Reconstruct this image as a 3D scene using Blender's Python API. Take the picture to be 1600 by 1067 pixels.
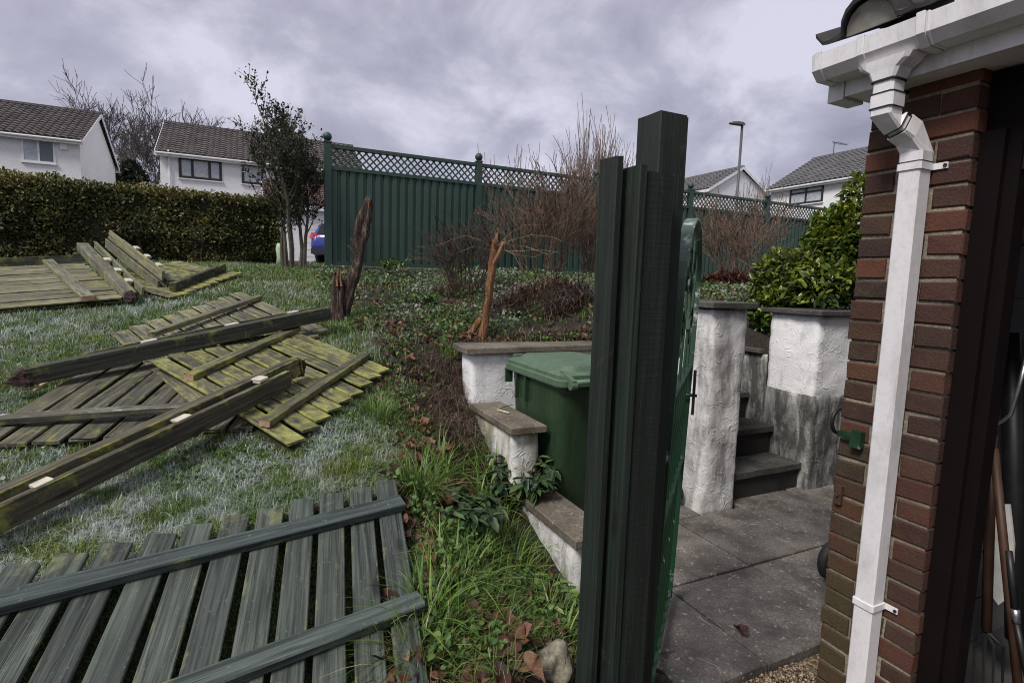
import bpy, math, random
import numpy as np
from mathutils import Vector, Matrix, noise
random.seed(7); rng = np.random.default_rng(7)
for _o in list(bpy.data.objects): bpy.data.objects.remove(_o)
SC = bpy.context.scene; COL = SC.collection
V3 = Vector
# ------------------------------------------------------------------ camera
F, EYE = 856.0, 1.53
def _setup(nad=(567., 8315.)):
    d = np.array([nad[0]-800, nad[1]-533.5, F]); d /= np.linalg.norm(d); up = -d
    fw = np.array([0, 0, 1.]) - up[2]*up; fw /= np.linalg.norm(fw)
    rt = np.cross(fw, up)
    if rt[0] < 0: rt = -rt
    return np.array([rt, fw, up])
MC = _setup()
cam_d = bpy.data.cameras.new('camera'); cam = bpy.data.objects.new('camera', cam_d); COL.objects.link(cam)
cam_d.sensor_width = 36; cam_d.lens = F/1600*36; cam_d.clip_start = .05; cam_d.clip_end = 2000
_c = [MC @ np.array(v) for v in ((1., 0, 0), (0, -1., 0), (0, 0, -1.))]
cam.matrix_world = Matrix(((_c[0][0], _c[1][0], _c[2][0], 0), (_c[0][1], _c[1][1], _c[2][1], 0), (_c[0][2], _c[1][2], _c[2][2], EYE), (0, 0, 0, 1)))
SC.camera = cam
# ------------------------------------------------------------------ world: overcast sky
SUN_AZ, SUN_EL = math.radians(-140), math.radians(50)     # azimuth from +Y towards +X
W = bpy.data.worlds.new('World'); SC.world = W; W.use_nodes = True
def build_world():
    t = W.node_tree; t.nodes.clear(); N = t.nodes.new; K = t.links.new
    out = N('ShaderNodeOutputWorld'); mx = N('ShaderNodeMixShader'); bs = N('ShaderNodeBackground'); bc = N('ShaderNodeBackground')
    sky = N('ShaderNodeTexSky'); sky.sky_type = 'NISHITA'; sky.sun_disc = False; sky.sun_elevation = SUN_EL; sky.sun_rotation = SUN_AZ
    bs.inputs[1].default_value = .1; K(sky.outputs[0], bs.inputs[0])
    tc = N('ShaderNodeTexCoord'); sp = N('ShaderNodeSeparateXYZ'); K(tc.outputs['Generated'], sp.inputs[0])
    ad = N('ShaderNodeMath'); ad.operation = 'ADD'; ad.inputs[1].default_value = .55; 
    ab = N('ShaderNodeMath'); ab.operation = 'ABSOLUTE'; K(sp.outputs[2], ab.inputs[0]); K(ab.outputs[0], ad.inputs[0])
    dx = N('ShaderNodeMath'); dx.operation = 'DIVIDE'; K(sp.outputs[0], dx.inputs[0]); K(ad.outputs[0], dx.inputs[1])
    dy = N('ShaderNodeMath'); dy.operation = 'DIVIDE'; K(sp.outputs[1], dy.inputs[0]); K(ad.outputs[0], dy.inputs[1])
    cb = N('ShaderNodeCombineXYZ'); K(dx.outputs[0], cb.inputs[0]); K(dy.outputs[0], cb.inputs[1])
    def noi(s, det, r, dist):
        n = N('ShaderNodeTexNoise'); n.inputs['Scale'].default_value = s; n.inputs['Detail'].default_value = det
        n.inputs['Roughness'].default_value = r; n.inputs['Distortion'].default_value = dist; K(cb.outputs[0], n.inputs['Vector']); return n.outputs[0]
    n1 = noi(3.4, 8, .58, .3); n2 = noi(1.1, 3, .5, .2)
    m = N('ShaderNodeMath'); m.operation = 'MULTIPLY_ADD'; K(n2, m.inputs[0]); m.inputs[1].default_value = .75; K(n1, m.inputs[2])
    rp = N('ShaderNodeValToRGB'); K(m.outputs[0], rp.inputs[0])
    e = rp.color_ramp.elements; e[0].position = .66; e[0].color = (.134, .132, .172, 1); e[1].position = 1.16; e[1].color = (.305, .303, .358, 1)
    x = e.new(.86); x.color = (.208, .206, .255, 1)
    K(rp.outputs[0], bc.inputs[0]); bc.inputs[1].default_value = 1.0
    mx.inputs[0].default_value = .97; K(bs.outputs[0], mx.inputs[1]); K(bc.outputs[0], mx.inputs[2]); K(mx.outputs[0], out.inputs[0])
build_world()
sl = bpy.data.lights.new('sun', 'SUN'); sl.energy = 1.5; sl.angle = math.radians(18); sl.color = (1, .96, .9)
sun = bpy.data.objects.new('sun', sl); COL.objects.link(sun)
_d = V3((math.sin(SUN_AZ)*math.cos(SUN_EL), math.cos(SUN_AZ)*math.cos(SUN_EL), math.sin(SUN_EL)))
sun.rotation_euler = _d.to_track_quat('Z', 'Y').to_euler(); sun.location = (0, 0, 20)
SC.view_settings.view_transform = 'Standard'; SC.view_settings.look = 'None'; SC.view_settings.exposure = 1.18; SC.view_settings.gamma = 1
SC.view_settings.use_curve_mapping = False
SC.render.engine = 'CYCLES'; SC.cycles.use_denoising = True; SC.cycles.filter_width = 1.05; SC.cycles.max_bounces = 6; SC.cycles.transparent_max_bounces = 8
# ------------------------------------------------------------------ geometry helpers
TH = math.radians(-25.6)
EW = V3((math.sin(TH), math.cos(TH), 0)); EP = V3((EW.y, -EW.x, 0)); UP = V3((0, 0, 1))
def AB(a, b, z=0.): return EW*a + EP*b + UP*z
def toab(p): return p.x*EW.x + p.y*EW.y, p.x*EP.x + p.y*EP.y
def ray(u, v):
    r = MC @ np.array([(u-800)/F, (v-533.5)/F, 1.]); return V3(r)
CE = V3((0, 0, EYE))
def at_y(u, v, y): r = ray(u, v); return CE + r*(y/r.y)
def at_z(u, v, z): r = ray(u, v); return CE + r*((z-EYE)/r.z)
def at_b(u, v, b): r = ray(u, v); return CE + r*(b/r.dot(EP))
def at_a(u, v, a): r = ray(u, v); return CE + r*(a/r.dot(EW))
def at_plane(u, v, p, n): r = ray(u, v); return CE + r*((p-CE).dot(n)/r.dot(n))
def lerp(a, b, t): return a+(b-a)*t
def ss(t): t = min(1, max(0, t)); return t*t*(3-2*t)
def pw(x, xs, ys): return float(np.interp(x, xs, ys))
HX = [-5, 0, 1.3, 1.7, 2.3, 3, 4, 5, 6, 7, 8, 9, 20, 60, 400]; HZ = [-.1, .15, .44, .51, .585, .735, .95, 1.14, 1.32, 1.5, 1.64, 1.66, 1.95, 3, 6]
WX = [-5, 0, 1.4, 2.1, 2.73, 3.4, 3.62, 3.9, 6, 8.5, 9.5, 20, 60, 400]; WZ = [-.04, -.02, .02, .08, .30, .64, .80, 1.04, 1.36, 1.63, 1.68, 1.97, 3, 6]
RX = [2.9, 3.55, 4.2, 4.8, 8.5, 10, 20, 60, 400]; RZ = [1.05, 1.2, 1.36, 1.46, 1.66, 1.7, 1.97, 3, 6]
_d1, _d2 = ray(528, 160).normalized(), ray(1987, 444).normalized(); _n = _d2.cross(_d1).normalized(); _p = at_y(600, 770, 2.3)
def FPP(x, y): return _p.z - (_n.x*(x-_p.x)+_n.y*(y-_p.y))/_n.z        # the slope the front panel lies on
def patio(a, b):            # the sunk paved yard
    if b <= 1.43 or a < -6: return False
    if a < 2.86: return True
    if b < 2.9: return a < 3.52
    if b < 3.86: return a < 4.1
    return False
def terrain(x, y):
    a = x*EW.x + y*EW.y; b = x*EP.x + y*EP.y
    if patio(a, b): return -.075
    if b >= 1.43: z = lerp(max(pw(a, WX, WZ), 1.05), pw(a, RX, RZ), ss((b-2.3)/.7))
    else:
        t = ss((1.3-b)/.92); z = lerp(pw(a, WX, WZ), pw(y, HX, HZ), t)
    if y < 3.2 and -2.4 < x < .1:
        k = ss((3.2-y)/.8)*ss((x+2.4)/.4)*ss((.1-x)/.25); z = lerp(z, min(z, FPP(x, y)-.045), k)
    if a < 12: z += .022*noise.noise(V3((x*1.7, y*1.7, 3))) + .012*noise.noise(V3((x*5, y*5, 9)))
    return z
def ground(u, v, h=0.):     # where the line of sight meets the ground (raised by h)
    r = ray(u, v); y = .6
    while y < 80:
        p = CE + r*(y/r.y)
        if p.z < terrain(p.x, p.y)+h: break
        y += .03
    return p
WM = {}
def link(name, me, mat=None, parent=None, M=None):
    o = bpy.data.objects.new(name, me); COL.objects.link(o); M = M or Matrix.Identity(4)
    if parent is not None:
        o.parent = parent; o.matrix_basis = WM[parent.name].inverted() @ M
    else: o.matrix_basis = M
    WM[o.name] = M.copy()
    if mat is not None and me is not None and len(me.materials) == 0: me.materials.append(mat)
    return o
def tag(o, label=None, cat=None, group=None, kind=None):
    if label: o['label'] = label
    if cat: o['category'] = cat
    if group: o['group'] = group
    if kind: o['kind'] = kind
    return o
def thing(name, label, cat, loc, group=None):
    return tag(link(name, None, M=Matrix.Translation(V3(loc))), label, cat, group)
def mk(name, V, Fc, smooth=False, attrs=None):
    me = bpy.data.meshes.new(name)
    if isinstance(V, np.ndarray):
        n = len(V); k = Fc.shape[1]; m = len(Fc)
        me.vertices.add(n); me.vertices.foreach_set('co', V.astype(np.float32).ravel())
        me.loops.add(m*k); me.loops.foreach_set('vertex_index', Fc.astype(np.int32).ravel())
        me.polygons.add(m); me.polygons.foreach_set('loop_start', np.arange(0, m*k, k, dtype=np.int32))
        me.update(calc_edges=True)
    else: me.from_pydata([tuple(v) for v in V], [], Fc)
    for nm, val in (attrs or {}).items():
        at = me.attributes.new(nm, 'FLOAT', 'POINT'); at.data.foreach_set('value', np.asarray(val, dtype=np.float32))
    if smooth: me.polygons.foreach_set('use_smooth', np.ones(len(me.polygons), dtype=bool))
    me.update(); return me
def place(name, V, Fc, mat, parent=None, smooth=False, attrs=None, origin=None):
    """vertices given in world space; the object's origin is put at `origin`"""
    if origin is None:
        if isinstance(V, np.ndarray): c = (V.min(0)+V.max(0))/2; origin = V3((c[0], c[1], V[:, 2].min()))
        else:
            xs = [v[0] for v in V]; ys = [v[1] for v in V]; zs = [v[2] for v in V]
            origin = V3(((min(xs)+max(xs))/2, (min(ys)+max(ys))/2, min(zs)))
    if isinstance(V, np.ndarray): V = V - np.array(origin)
    else: V = [(v[0]-origin[0], v[1]-origin[1], v[2]-origin[2]) for v in V]
    return link(name, mk(name, V, Fc, smooth, attrs), mat, parent, Matrix.Translation(origin))
class MB:
    def __init__(s): s.v = []; s.f = []
    def box(s, o, x, y, z):          # corner o and three edge vectors
        n = len(s.v)
        for k in (0, 1):
            for j in (0, 1):
                for i in (0, 1): s.v.append(tuple(o + x*i + y*j + z*k))
        q = [(0, 2, 3, 1), (4, 5, 7, 6), (0, 1, 5, 4), (2, 6, 7, 3), (0, 4, 6, 2), (1, 3, 7, 5)]
        if x.cross(y).dot(z) < 0: q = [t[::-1] for t in q]
        s.f += [tuple(n+i for i in t) for t in q]; return s
    def abox(s, a0, a1, b0, b1, z0, z1): return s.box(AB(a0, b0, z0), EW*(a1-a0), EP*(b1-b0), UP*(z1-z0))
    def tube(s, pts, rad, k=6, cap=True):
        n0 = len(s.v); pts = [V3(p) for p in pts]; ref = None
        if not hasattr(rad, '__len__'): rad = [rad]*len(pts)
        for i, p in enumerate(pts):
            d = (pts[min(i+1, len(pts)-1)]-pts[max(i-1, 0)])
            d = d.normalized() if d.length > 1e-9 else UP
            if ref is None: ref = d.orthogonal().normalized()
            ref = (ref - d*ref.dot(d)); ref = ref.normalized() if ref.length > 1e-6 else d.orthogonal().normalized()
            q = d.cross(ref)
            for j in range(k):
                t = 2*math.pi*j/k; s.v.append(tuple(p + (ref*math.cos(t)+q*math.sin(t))*rad[i]))
        for i in range(len(pts)-1):
            for j in range(k):
                a = n0+i*k+j; b = n0+i*k+(j+1) % k; s.f.append((a, b, b+k, a+k))
        if cap: s.f.append(tuple(n0+j for j in range(k))[::-1]); s.f.append(tuple(n0+(len(pts)-1)*k+j for j in range(k)))
        return s
    def loft(s, rings, cap=True):
        n0 = len(s.v); k = len(rings[0])
        for r in rings: s.v += [tuple(p) for p in r]
        for i in range(len(rings)-1):
            for j in range(k):
                a = n0+i*k+j; b = n0+i*k+(j+1) % k; s.f.append((a, b, b+k, a+k))
        if cap: s.f.append(tuple(n0+j for j in range(k))[::-1]); s.f.append(tuple(n0+(len(rings)-1)*k+j for j in range(k)))
        return s
    def build(s, name, mat, parent=None, smooth=False, origin=None): return place(name, s.v, s.f, mat, parent, smooth, None, origin)
def frame(p0, x, z):
    x = x.normalized(); z = (z - x*z.dot(x)).normalized(); y = z.cross(x)
    return Matrix(((x.x, y.x, z.x, p0.x), (x.y, y.y, z.y, p0.y), (x.z, y.z, z.z, p0.z), (0, 0, 0, 1)))
def board(name, p0, p1, w, t, n, mat, parent, warp=.006, ragged=0., rows=None):
    """a sawn board: p0 to p1 along the middle of its underside, width w, thickness t along n"""
    L = (p1-p0).length; c = min(.004, t*.2, w*.1); e = min(.014, w*.3)
    lo_ = 1 if t < .05 else 0; up_q = 1 if t < .05 else .75
    prof = [(-w/2, c, lo_), (-w/2, t-c, up_q), (-w/2+c, t, 1), (-w/2+e, t, 0), (w/2-e, t, 0), (w/2-c, t, 1), (w/2, t-c, up_q), (w/2, c, lo_), (w/2-c, 0, .4*lo_), (-w/2+c, 0, .4*lo_)]
    rows = rows or ([0, .05, .17, .5*L, L-.17, L-.05, L] if L > .45 else [0, L]); V = []; E = []; sd = random.random()*50
    for i, x in enumerate(rows):
        dz = warp*noise.noise(V3((x*1.3, sd, 0)))*2; dy = warp*noise.noise(V3((x*1.1, 5, sd)))*2; end = i in (0, len(rows)-1)
        for (y, z, q) in prof:
            xx = x
            if end: xx += (noise.noise(V3((y*60, z*60, sd)))*ragged) + random.uniform(-.002, .002)
            V.append((xx, y+dy, z+dz)); E.append(max(q, 1. if end else (.75 if i in (1, len(rows)-2) else 0)))
    k = len(prof); Fc = []
    for i in range(len(rows)-1):
        for j in range(k): a = i*k+j; b = i*k+(j+1) % k; Fc.append((a, a+k, b+k, b))
    Fc.append(tuple(range(k))); Fc.append(tuple((len(rows)-1)*k+j for j in range(k))[::-1])
    me = mk(name, V, Fc, False, {'edge': E})
    return link(name, me, mat, parent, frame(p0, p1-p0, n))
# ------------------------------------------------------------------ material helpers
class NT:
    def __init__(s, name):
        s.m = bpy.data.materials.new(name); s.m.use_nodes = True; s.t = s.m.node_tree
        s.b = s.t.nodes['Principled BSDF']; s.o = s.t.nodes['Material Output']
    def set(s, sock, v):
        if hasattr(v, 'is_output') or isinstance(v, bpy.types.NodeSocket): s.t.links.new(v, sock)
        elif isinstance(v, (tuple, list)) and sock.type == 'RGBA': sock.default_value = (*v[:3], 1)
        else: sock.default_value = v
    def n(s, ty, ins=None, out=0, **pr):
        nd = s.t.nodes.new(ty)
        for k, v in pr.items(): setattr(nd, k, v)
        for k, v in (ins or {}).items(): s.set(nd.inputs[k], v)
        return nd.outputs[out]
    def obj(s, jitter=True):
        c = s.n('ShaderNodeTexCoord', out=3)
        if not jitter: return c
        r = s.n('ShaderNodeObjectInfo', out=5); k = s.math('MULTIPLY', r, 37.)
        return s.n('ShaderNodeVectorMath', {0: c, 1: s.n('ShaderNodeCombineXYZ', {0: k, 1: k, 2: k})}, operation='ADD')
    def pos(s): return s.n('ShaderNodeNewGeometry', out=0)
    def scale(s, v, xyz): return s.n('ShaderNodeVectorMath', {0: v, 1: tuple(xyz)}, operation='MULTIPLY')
    def noise(s, v, sc, det=4, ro=.55, dist=0., out=0): return s.n('ShaderNodeTexNoise', {'Vector': v, 'Scale': sc, 'Detail': det, 'Roughness': ro, 'Distortion': dist}, out=out)
    def vor(s, v, sc, feature='F1', out=0, rnd=1.): return s.n('ShaderNodeTexVoronoi', {'Vector': v, 'Scale': sc, 'Randomness': rnd}, out=out, feature=feature)
    def math(s, op, a, b=0., c=0., clamp=False): return s.n('ShaderNodeMath', {0: a, 1: b, 2: c}, operation=op, use_clamp=clamp)
    def mr(s, v, a, b, c=0., d=1.): return s.n('ShaderNodeMapRange', {0: v, 1: a, 2: b, 3: c, 4: d}, clamp=True)
    def mix(s, f, a, b, bt='MIX'): return s.n('ShaderNodeMixRGB', {0: f, 1: a, 2: b}, blend_type=bt)
    def ramp(s, f, st):
        nd = s.t.nodes.new('ShaderNodeValToRGB'); s.t.links.new(f, nd.inputs[0]); e = nd.color_ramp.elements
        while len(e) < len(st): e.new(.5)
        for i, (p, c) in enumerate(st): e[i].position = p; e[i].color = (*c, 1)
        return nd.outputs[0]
    def attr(s, nm): return s.n('ShaderNodeAttribute', out=2, attribute_name=nm)
    def rnd(s): return s.n('ShaderNodeObjectInfo', out=5)
    def nz(s): return s.n('ShaderNodeSeparateXYZ', {0: s.n('ShaderNodeNewGeometry', out=1)}, out=2)
    def bump(s, h, st=.5, d=.01): return s.n('ShaderNodeBump', {'Height': h, 'Strength': st, 'Distance': d})
    def fin(s, col, rough=.8, bump=None, **kw):
        s.set(s.b.inputs['Base Color'], col); s.set(s.b.inputs['Roughness'], rough)
        if bump is not None: s.t.links.new(bump, s.b.inputs['Normal'])
        for k, v in kw.items(): s.set(s.b.inputs[k.replace('_', ' ')], v)
        return s.m
def flat(name, c, rough=.6, var=.12, sc=8., bumpd=.0, **kw):
    m = NT(name); v = m.obj(False); n = m.noise(v, sc, 5)
    col = m.mix(m.mr(n, .3, .7), tuple(x*(1-var) for x in c), tuple(min(1, x*(1+var)) for x in c))
    return m.fin(col, m.mr(n, .2, .8, rough*.85, min(1, rough*1.15)), m.bump(m.noise(v, sc*9, 3), .3, bumpd) if bumpd else None, **kw)
def wood(name, dark, light, moss=.3, mosscol=(.23, .235, .045), edge=1., frost=0., grain=1., rough=.82, saw=False, stain=.4):
    dark = tuple(x*.72 for x in dark); light = tuple(x*1.35 for x in light); mosscol = tuple(x*1.12 for x in mosscol); m = NT(name); v = m.obj(); g = m.noise(m.scale(v, (1.6, 38, 38)), 1.2, 6, .62, .8); g2 = m.noise(m.scale(v, (3, 150, 150)), 1., 3, .6)
    big = m.noise(v, 3.2, 5, .6); rn = m.rnd()
    col = m.mix(m.mr(g, .36, .66), dark, light)
    col = m.mix(m.mr(g2, .42, .62, 0, .45), col, tuple(x*.45 for x in dark))
    col = m.mix(m.mr(big, .3, .62, stain, 0), col, tuple(x*.4 for x in dark))
    col = m.mix(1., col, m.ramp(rn, [(0, (.78, .78, .8)), (1, (1.2, 1.18, 1.12))]), 'MULTIPLY')
    cr = m.noise(m.scale(v, (.9, 55, 55)), 1., 2, .5, .3); crk = m.mr(m.math('ABSOLUTE', m.math('SUBTRACT', cr, .5)), .004, .016, .8, 0); crk = m.math('MULTIPLY', crk, m.mr(m.noise(v, 2.1, 3), .48, .58))
    col = m.mix(crk, col, tuple(x*.18 for x in dark)); kd = m.vor(m.scale(v, (3.2, 11, 11)), 1.); kn = m.mr(kd, .09, .17, .75, 0)
    col = m.mix(kn, col, tuple(x*.35 for x in dark)); col = m.mix(m.mr(m.noise(v, 60, 4, .7), .62, .74, 0, .45), col, tuple(min(.5, x*2.2) for x in light))
    if moss > 0:
        mn = m.noise(m.scale(v, (1, 1.6, 1)), 8., 6, .68, .5); e = m.attr('edge')
        f = m.math('ADD', m.math('MULTIPLY', e, .22*edge), m.math('ADD', m.mr(mn, .25, .75, .1, .9), m.math('MULTIPLY', rn, .08)))
        f = m.mr(f, .90-moss*.8, 1.22-moss*.6, 0, .9)
        mc = m.mix(m.noise(v, 45, 3), tuple(x*.45 for x in mosscol), tuple(x*1.35 for x in mosscol))
        col = m.mix(f, col, mc)
    if frost > 0:
        fn = m.math('ADD', m.noise(v, 9, 6, .7), m.math('MULTIPLY', m.attr('edge'), .16))
        f = m.math('MULTIPLY', m.mr(fn, .86-frost*.45, 1.0-frost*.38), m.mr(m.nz(), .5, .85)); col = m.mix(m.math('MULTIPLY', f, .85), col, (.56, .58, .55))
    h = m.math('SUBTRACT', m.math('ADD', m.math('MULTIPLY', g, .7), m.math('MULTIPLY', g2, .4)), m.math('MULTIPLY', crk, .8))
    if saw: h = m.math('ADD', h, m.math('MULTIPLY', m.noise(m.scale(v, (120, 3, 3)), 1., 2), .5))
    return m.fin(col, rough, m.bump(h, .55*grain, .004))
MT = {}
MT['wood_front'] = wood('slate green painted wood', (.030, .041, .035), (.090, .108, .092), moss=.22, mosscol=(.20, .21, .09), edge=.75, frost=.06, stain=.3)
MT['rail_front'] = wood('slate green painted rail', (.036, .052, .048), (.095, .120, .110), moss=.06, frost=.12, stain=.25)
MT['wood_mossy'] = wood('mossy fence wood', (.046, .047, .030), (.14, .137, .088), moss=.52, mosscol=(.30, .30, .075), edge=1.0, stain=.45)
MT['rail_mossy'] = wood('mossy rail wood', (.052, .053, .033), (.15, .145, .085), moss=.38, mosscol=(.25, .26, .05), edge=.6)
MT['wood_grey'] = wood('dark weathered wood', (.042, .041, .028), (.125, .12, .085), moss=.28, edge=.6, frost=.24)
MT['rail_grey'] = wood('frosted weathered rail', (.05, .05, .04), (.12, .115, .09), moss=.15, frost=.45)
MT['wood_pale'] = wood('pale weathered wood', (.075, .072, .048), (.25, .24, .16), moss=.40, mosscol=(.29, .29, .085), edge=.7, frost=.36)
MT['rail_pale'] = wood('pale rail', (.08, .08, .065), (.19, .185, .14), moss=.3, frost=.3)
MT['post_dark'] = wood('dark green post', (.020, .024, .017), (.070, .075, .050), moss=.36, mosscol=(.27, .28, .045), edge=.5, frost=.06)
MT['post_brown'] = wood('dark brown post side', (.034, .031, .020), (.115, .105, .068), moss=.10, mosscol=(.30, .31, .05), edge=1.7)
MT['post_lichen'] = wood('lichen covered post', (.09, .09, .07), (.23, .225, .16), moss=.5, mosscol=(.27, .27, .07), edge=.2)
MT['post_stand'] = wood('near black green post', (.0042, .0085, .0058), (.0115, .0215, .0150), moss=.14, mosscol=(.11, .09, .02), edge=.5, stain=.15, rough=.7)
MT['post_sawn'] = wood('rough sawn green post', (.0036, .0074, .0052), (.0100, .0185, .0130), moss=.06, mosscol=(.11, .09, .02), edge=.5, stain=.15, saw=True, rough=.75)
MT['cut_wood'] = flat('fresh cut end grain', (.42, .27, .17), .8, .25, 40, .002)
MT['cut_pale'] = flat('pale cut wood block', (.50, .46, .37), .8, .2, 30, .002)
def rotten():
    m = NT('rotten wood'); v = m.obj(); n = m.noise(m.scale(v, (6, 40, 40)), 1.5, 6, .65)
    return m.fin(m.ramp(n, [(.25, (.008, .004, .004)), (.55, (.045, .022, .02)), (.8, (.13, .06, .045))]), .95, m.bump(n, 1., .02))
MT['rotten'] = rotten()
def stucco(name, white, dirt, dirtamt, moss, basegreen=.35):
    m = NT(name); v = m.pos(); n = m.noise(v, 3.2, 6, .6); st = m.noise(m.scale(v, (5, 5, 1.1)), 2.2, 6, .65, .5); fi = m.noise(v, 40, 4)
    lumps = m.noise(v, 17, 4, .55, 1.6); cr = m.vor(m.n('ShaderNodeVectorMath', {0: v, 1: m.n('ShaderNodeVectorMath', {0: m.noise(v, 6, 3, out=1), 1: (.18, .18, .18)}, operation='MULTIPLY')}, operation='ADD'), 9, 'DISTANCE_TO_EDGE')
    col = m.mix(m.mr(fi, .3, .7, 0, .35), white, tuple(x*.82 for x in white))
    col = m.mix(m.mr(m.math('ADD', m.math('MULTIPLY', st, .7), m.math('MULTIPLY', n, .5)), .66-dirtamt*.35, .85-dirtamt*.3, 0, .92), col, dirt)
    col = m.mix(m.mr(m.math('ADD', lumps, m.math('MULTIPLY', n, .4)), .78-dirtamt*.12, .92, 0, .55*dirtamt+.1), col, tuple(x*.5 for x in dirt))
    mg = m.mix(fi, (.10, .11, .025), (.28, .28, .07))
    col = m.mix(m.mr(m.math('ADD', m.noise(v, 5, 5, .6), moss), .78, .95, 0, .85), col, mg)
    def ridge(sc, dist, lo): return m.mr(m.math('ABSOLUTE', m.math('SUBTRACT', m.noise(v, sc, 2, .5, dist), .5)), 0, lo, 1, 0)
    mask = m.mr(m.noise(v, 8, 3, .6), .44, .58)
    h = m.math('ADD', m.math('MULTIPLY', m.math('POWER', ridge(9, .9, .05), 2.), m.math('MULTIPLY', mask, .9)), m.math('ADD', m.math('MULTIPLY', fi, .12), m.math('ADD', m.math('MULTIPLY', m.noise(v, 13, 3, .5), .8), m.mr(cr, 0, .05, 0, .2))))
    return m.fin(col, .85, m.bump(h, .42, .010))
MT['stucco_clean'] = stucco('white textured render', (.84, .83, .83), (.36, .35, .34), .10, .0)
MT['stucco_moss'] = stucco('mossy white render', (.78, .77, .73), (.28, .27, .24), .30, .32)
MT['stucco_dirty'] = stucco('stained white render', (.76, .75, .73), (.22, .21, .195), .36, .0)
MT['stucco_black'] = stucco('black mould stained render', (.52, .51, .49), (.035, .033, .03), .70, .03)
def stone(name, c1, c2, spots=.4, wet=.7, sc=1., worm=0.):
    m = NT(name); v = m.pos(); n = m.noise(v, 4*sc, 7, .62); f = m.noise(v, 90*sc, 4, .6); rn = m.rnd()
    col = m.mix(m.mr(n, .36, .64), c1, c2); col = m.mix(m.mr(f, .35, .65, 0, .65), col, tuple(x*.5 for x in c1))
    col = m.mix(m.mr(m.noise(v, 38*sc, 3, .5), .62, .72, 0, spots), col, tuple(min(.6, x*2.1) for x in c2))
    if worm:
        w = m.noise(v, 4., 2, .45, .6); ed = m.math('ABSOLUTE', m.math('SUBTRACT', w, .5)); mk_ = m.mr(m.noise(v, 6., 2), .60, .64)
        col = m.mix(m.math('MULTIPLY', m.mr(ed, .003, .007, worm, 0), mk_), col, (.42, .40, .37))
    col = m.mix(1., col, m.ramp(rn, [(0, (.85, .85, .86)), (1, (1.12, 1.1, 1.08))]), 'MULTIPLY')
    return m.fin(col, m.mr(n, .3, .7, wet-.12, wet+.15), m.bump(m.math('ADD', f, m.math('MULTIPLY', n, .6)), .5, .004))
MT['coping'] = stone('weathered coping stone', (.10, .085, .062), (.23, .20, .155), .35)
MT['coping_dark'] = stone('dark damp coping', (.045, .042, .036), (.12, .112, .098), .3)
MT['slab'] = stone('damp grey paving slab', (.066, .060, .053), (.235, .212, .186), .55, .6, 1., .75)
MT['step'] = stone('dark step tread', (.035, .032, .027), (.11, .102, .086), .5)
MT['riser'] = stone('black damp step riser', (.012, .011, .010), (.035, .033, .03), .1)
MT['mortar'] = stone('pale mortar', (.18, .155, .11), (.36, .32, .245), .2, .8)
MT['rock'] = stone('buff boulder', (.17, .15, .11), (.36, .33, .25), .4, .8, .9)
def brick():
    m = NT('red brown brick'); v = m.obj(); rn = m.rnd(); n = m.noise(v, 14, 6, .65); f = m.noise(v, 120, 4, .6)
    c = m.ramp(rn, [(0, (.026, .012, .0095)), (.2, (.085, .027, .015)), (.4, (.042, .019, .013)), (.6, (.118, .036, .018)), (.8, (.06, .028, .017)), (1, (.034, .015, .013))])
    c = m.mix(m.mr(n, .35, .7, 0, .6), c, m.mix(.5, c, (.018, .010, .010))); c = m.mix(m.mr(f, .45, .7, 0, .4), c, m.mix(.6, (.15, .06, .04), c))
    al = m.attr('algae'); g = m.mr(m.math('ADD', m.noise(v, 22, 5, .65), m.math('MULTIPLY', al, .5)), .58, .95, 0, .85)
    c = m.mix(g, c, m.mix(f, (.028, .022, .009), (.085, .062, .024)))
    c = m.mix(m.mr(n, .72, .8, 0, .25), c, (.4, .36, .3))
    return m.fin(c, .82, m.bump(m.math('ADD', f, m.math('MULTIPLY', n, 1.2)), .9, .004))
MT['brick'] = brick()
def upvc():
    m = NT('weathered white plastic'); v = m.obj(); n = m.noise(m.scale(v, (1, 1, .5)), 5, 6, .7); f = m.noise(v, 60, 4, .65)
    c = m.mix(m.mr(f, .5, .75, 0, .32), (.74, .72, .73), (.46, .45, .45)); c = m.mix(m.mr(n, .46, .74, 0, .6), c, (.30, .285, .25)); c = m.mix(m.mr(m.noise(m.scale(v, (30, 30, 3)), 1., 5, .7), .58, .75, 0, .45), c, (.22, .21, .17))
    return m.fin(c, .45, m.bump(f, .1, .002))
MT['upvc'] = upvc()
MT['black_gap'] = flat('dark joint', (.015, .014, .014), .8)
MT['tile_dark'] = flat('dark concrete roof tile', (.045, .042, .043), .85, .3, 14, .004)
MT['bedding'] = flat('mortar bedding', (.30, .28, .25), .9, .2, 20, .004)
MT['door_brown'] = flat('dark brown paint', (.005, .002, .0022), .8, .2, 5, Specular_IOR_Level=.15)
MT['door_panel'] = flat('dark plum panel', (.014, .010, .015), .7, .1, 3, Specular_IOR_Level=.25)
MT['black_plastic'] = flat('black plastic', (.012, .012, .013), .5, .2, 20)
MT['rubber'] = flat('black rubber', (.010, .010, .011), .7, .2, 30)
MT['steel'] = flat('bare steel', (.45, .46, .47), .35, .15, 20, Metallic=.9)
MT['ash_wood'] = flat('old ash handle', (.055, .024, .012), .6, .3, 12)
MT['white_blade'] = flat('scuffed white plastic blade', (.5, .5, .47), .6, .2, 10)
MT['block_paint'] = flat('dull whitewashed block', (.16, .155, .155), .9, .15, 9, .004)
MT['dark_floor'] = flat('garage floor', (.05, .047, .044), .9, .2, 6)
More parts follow.
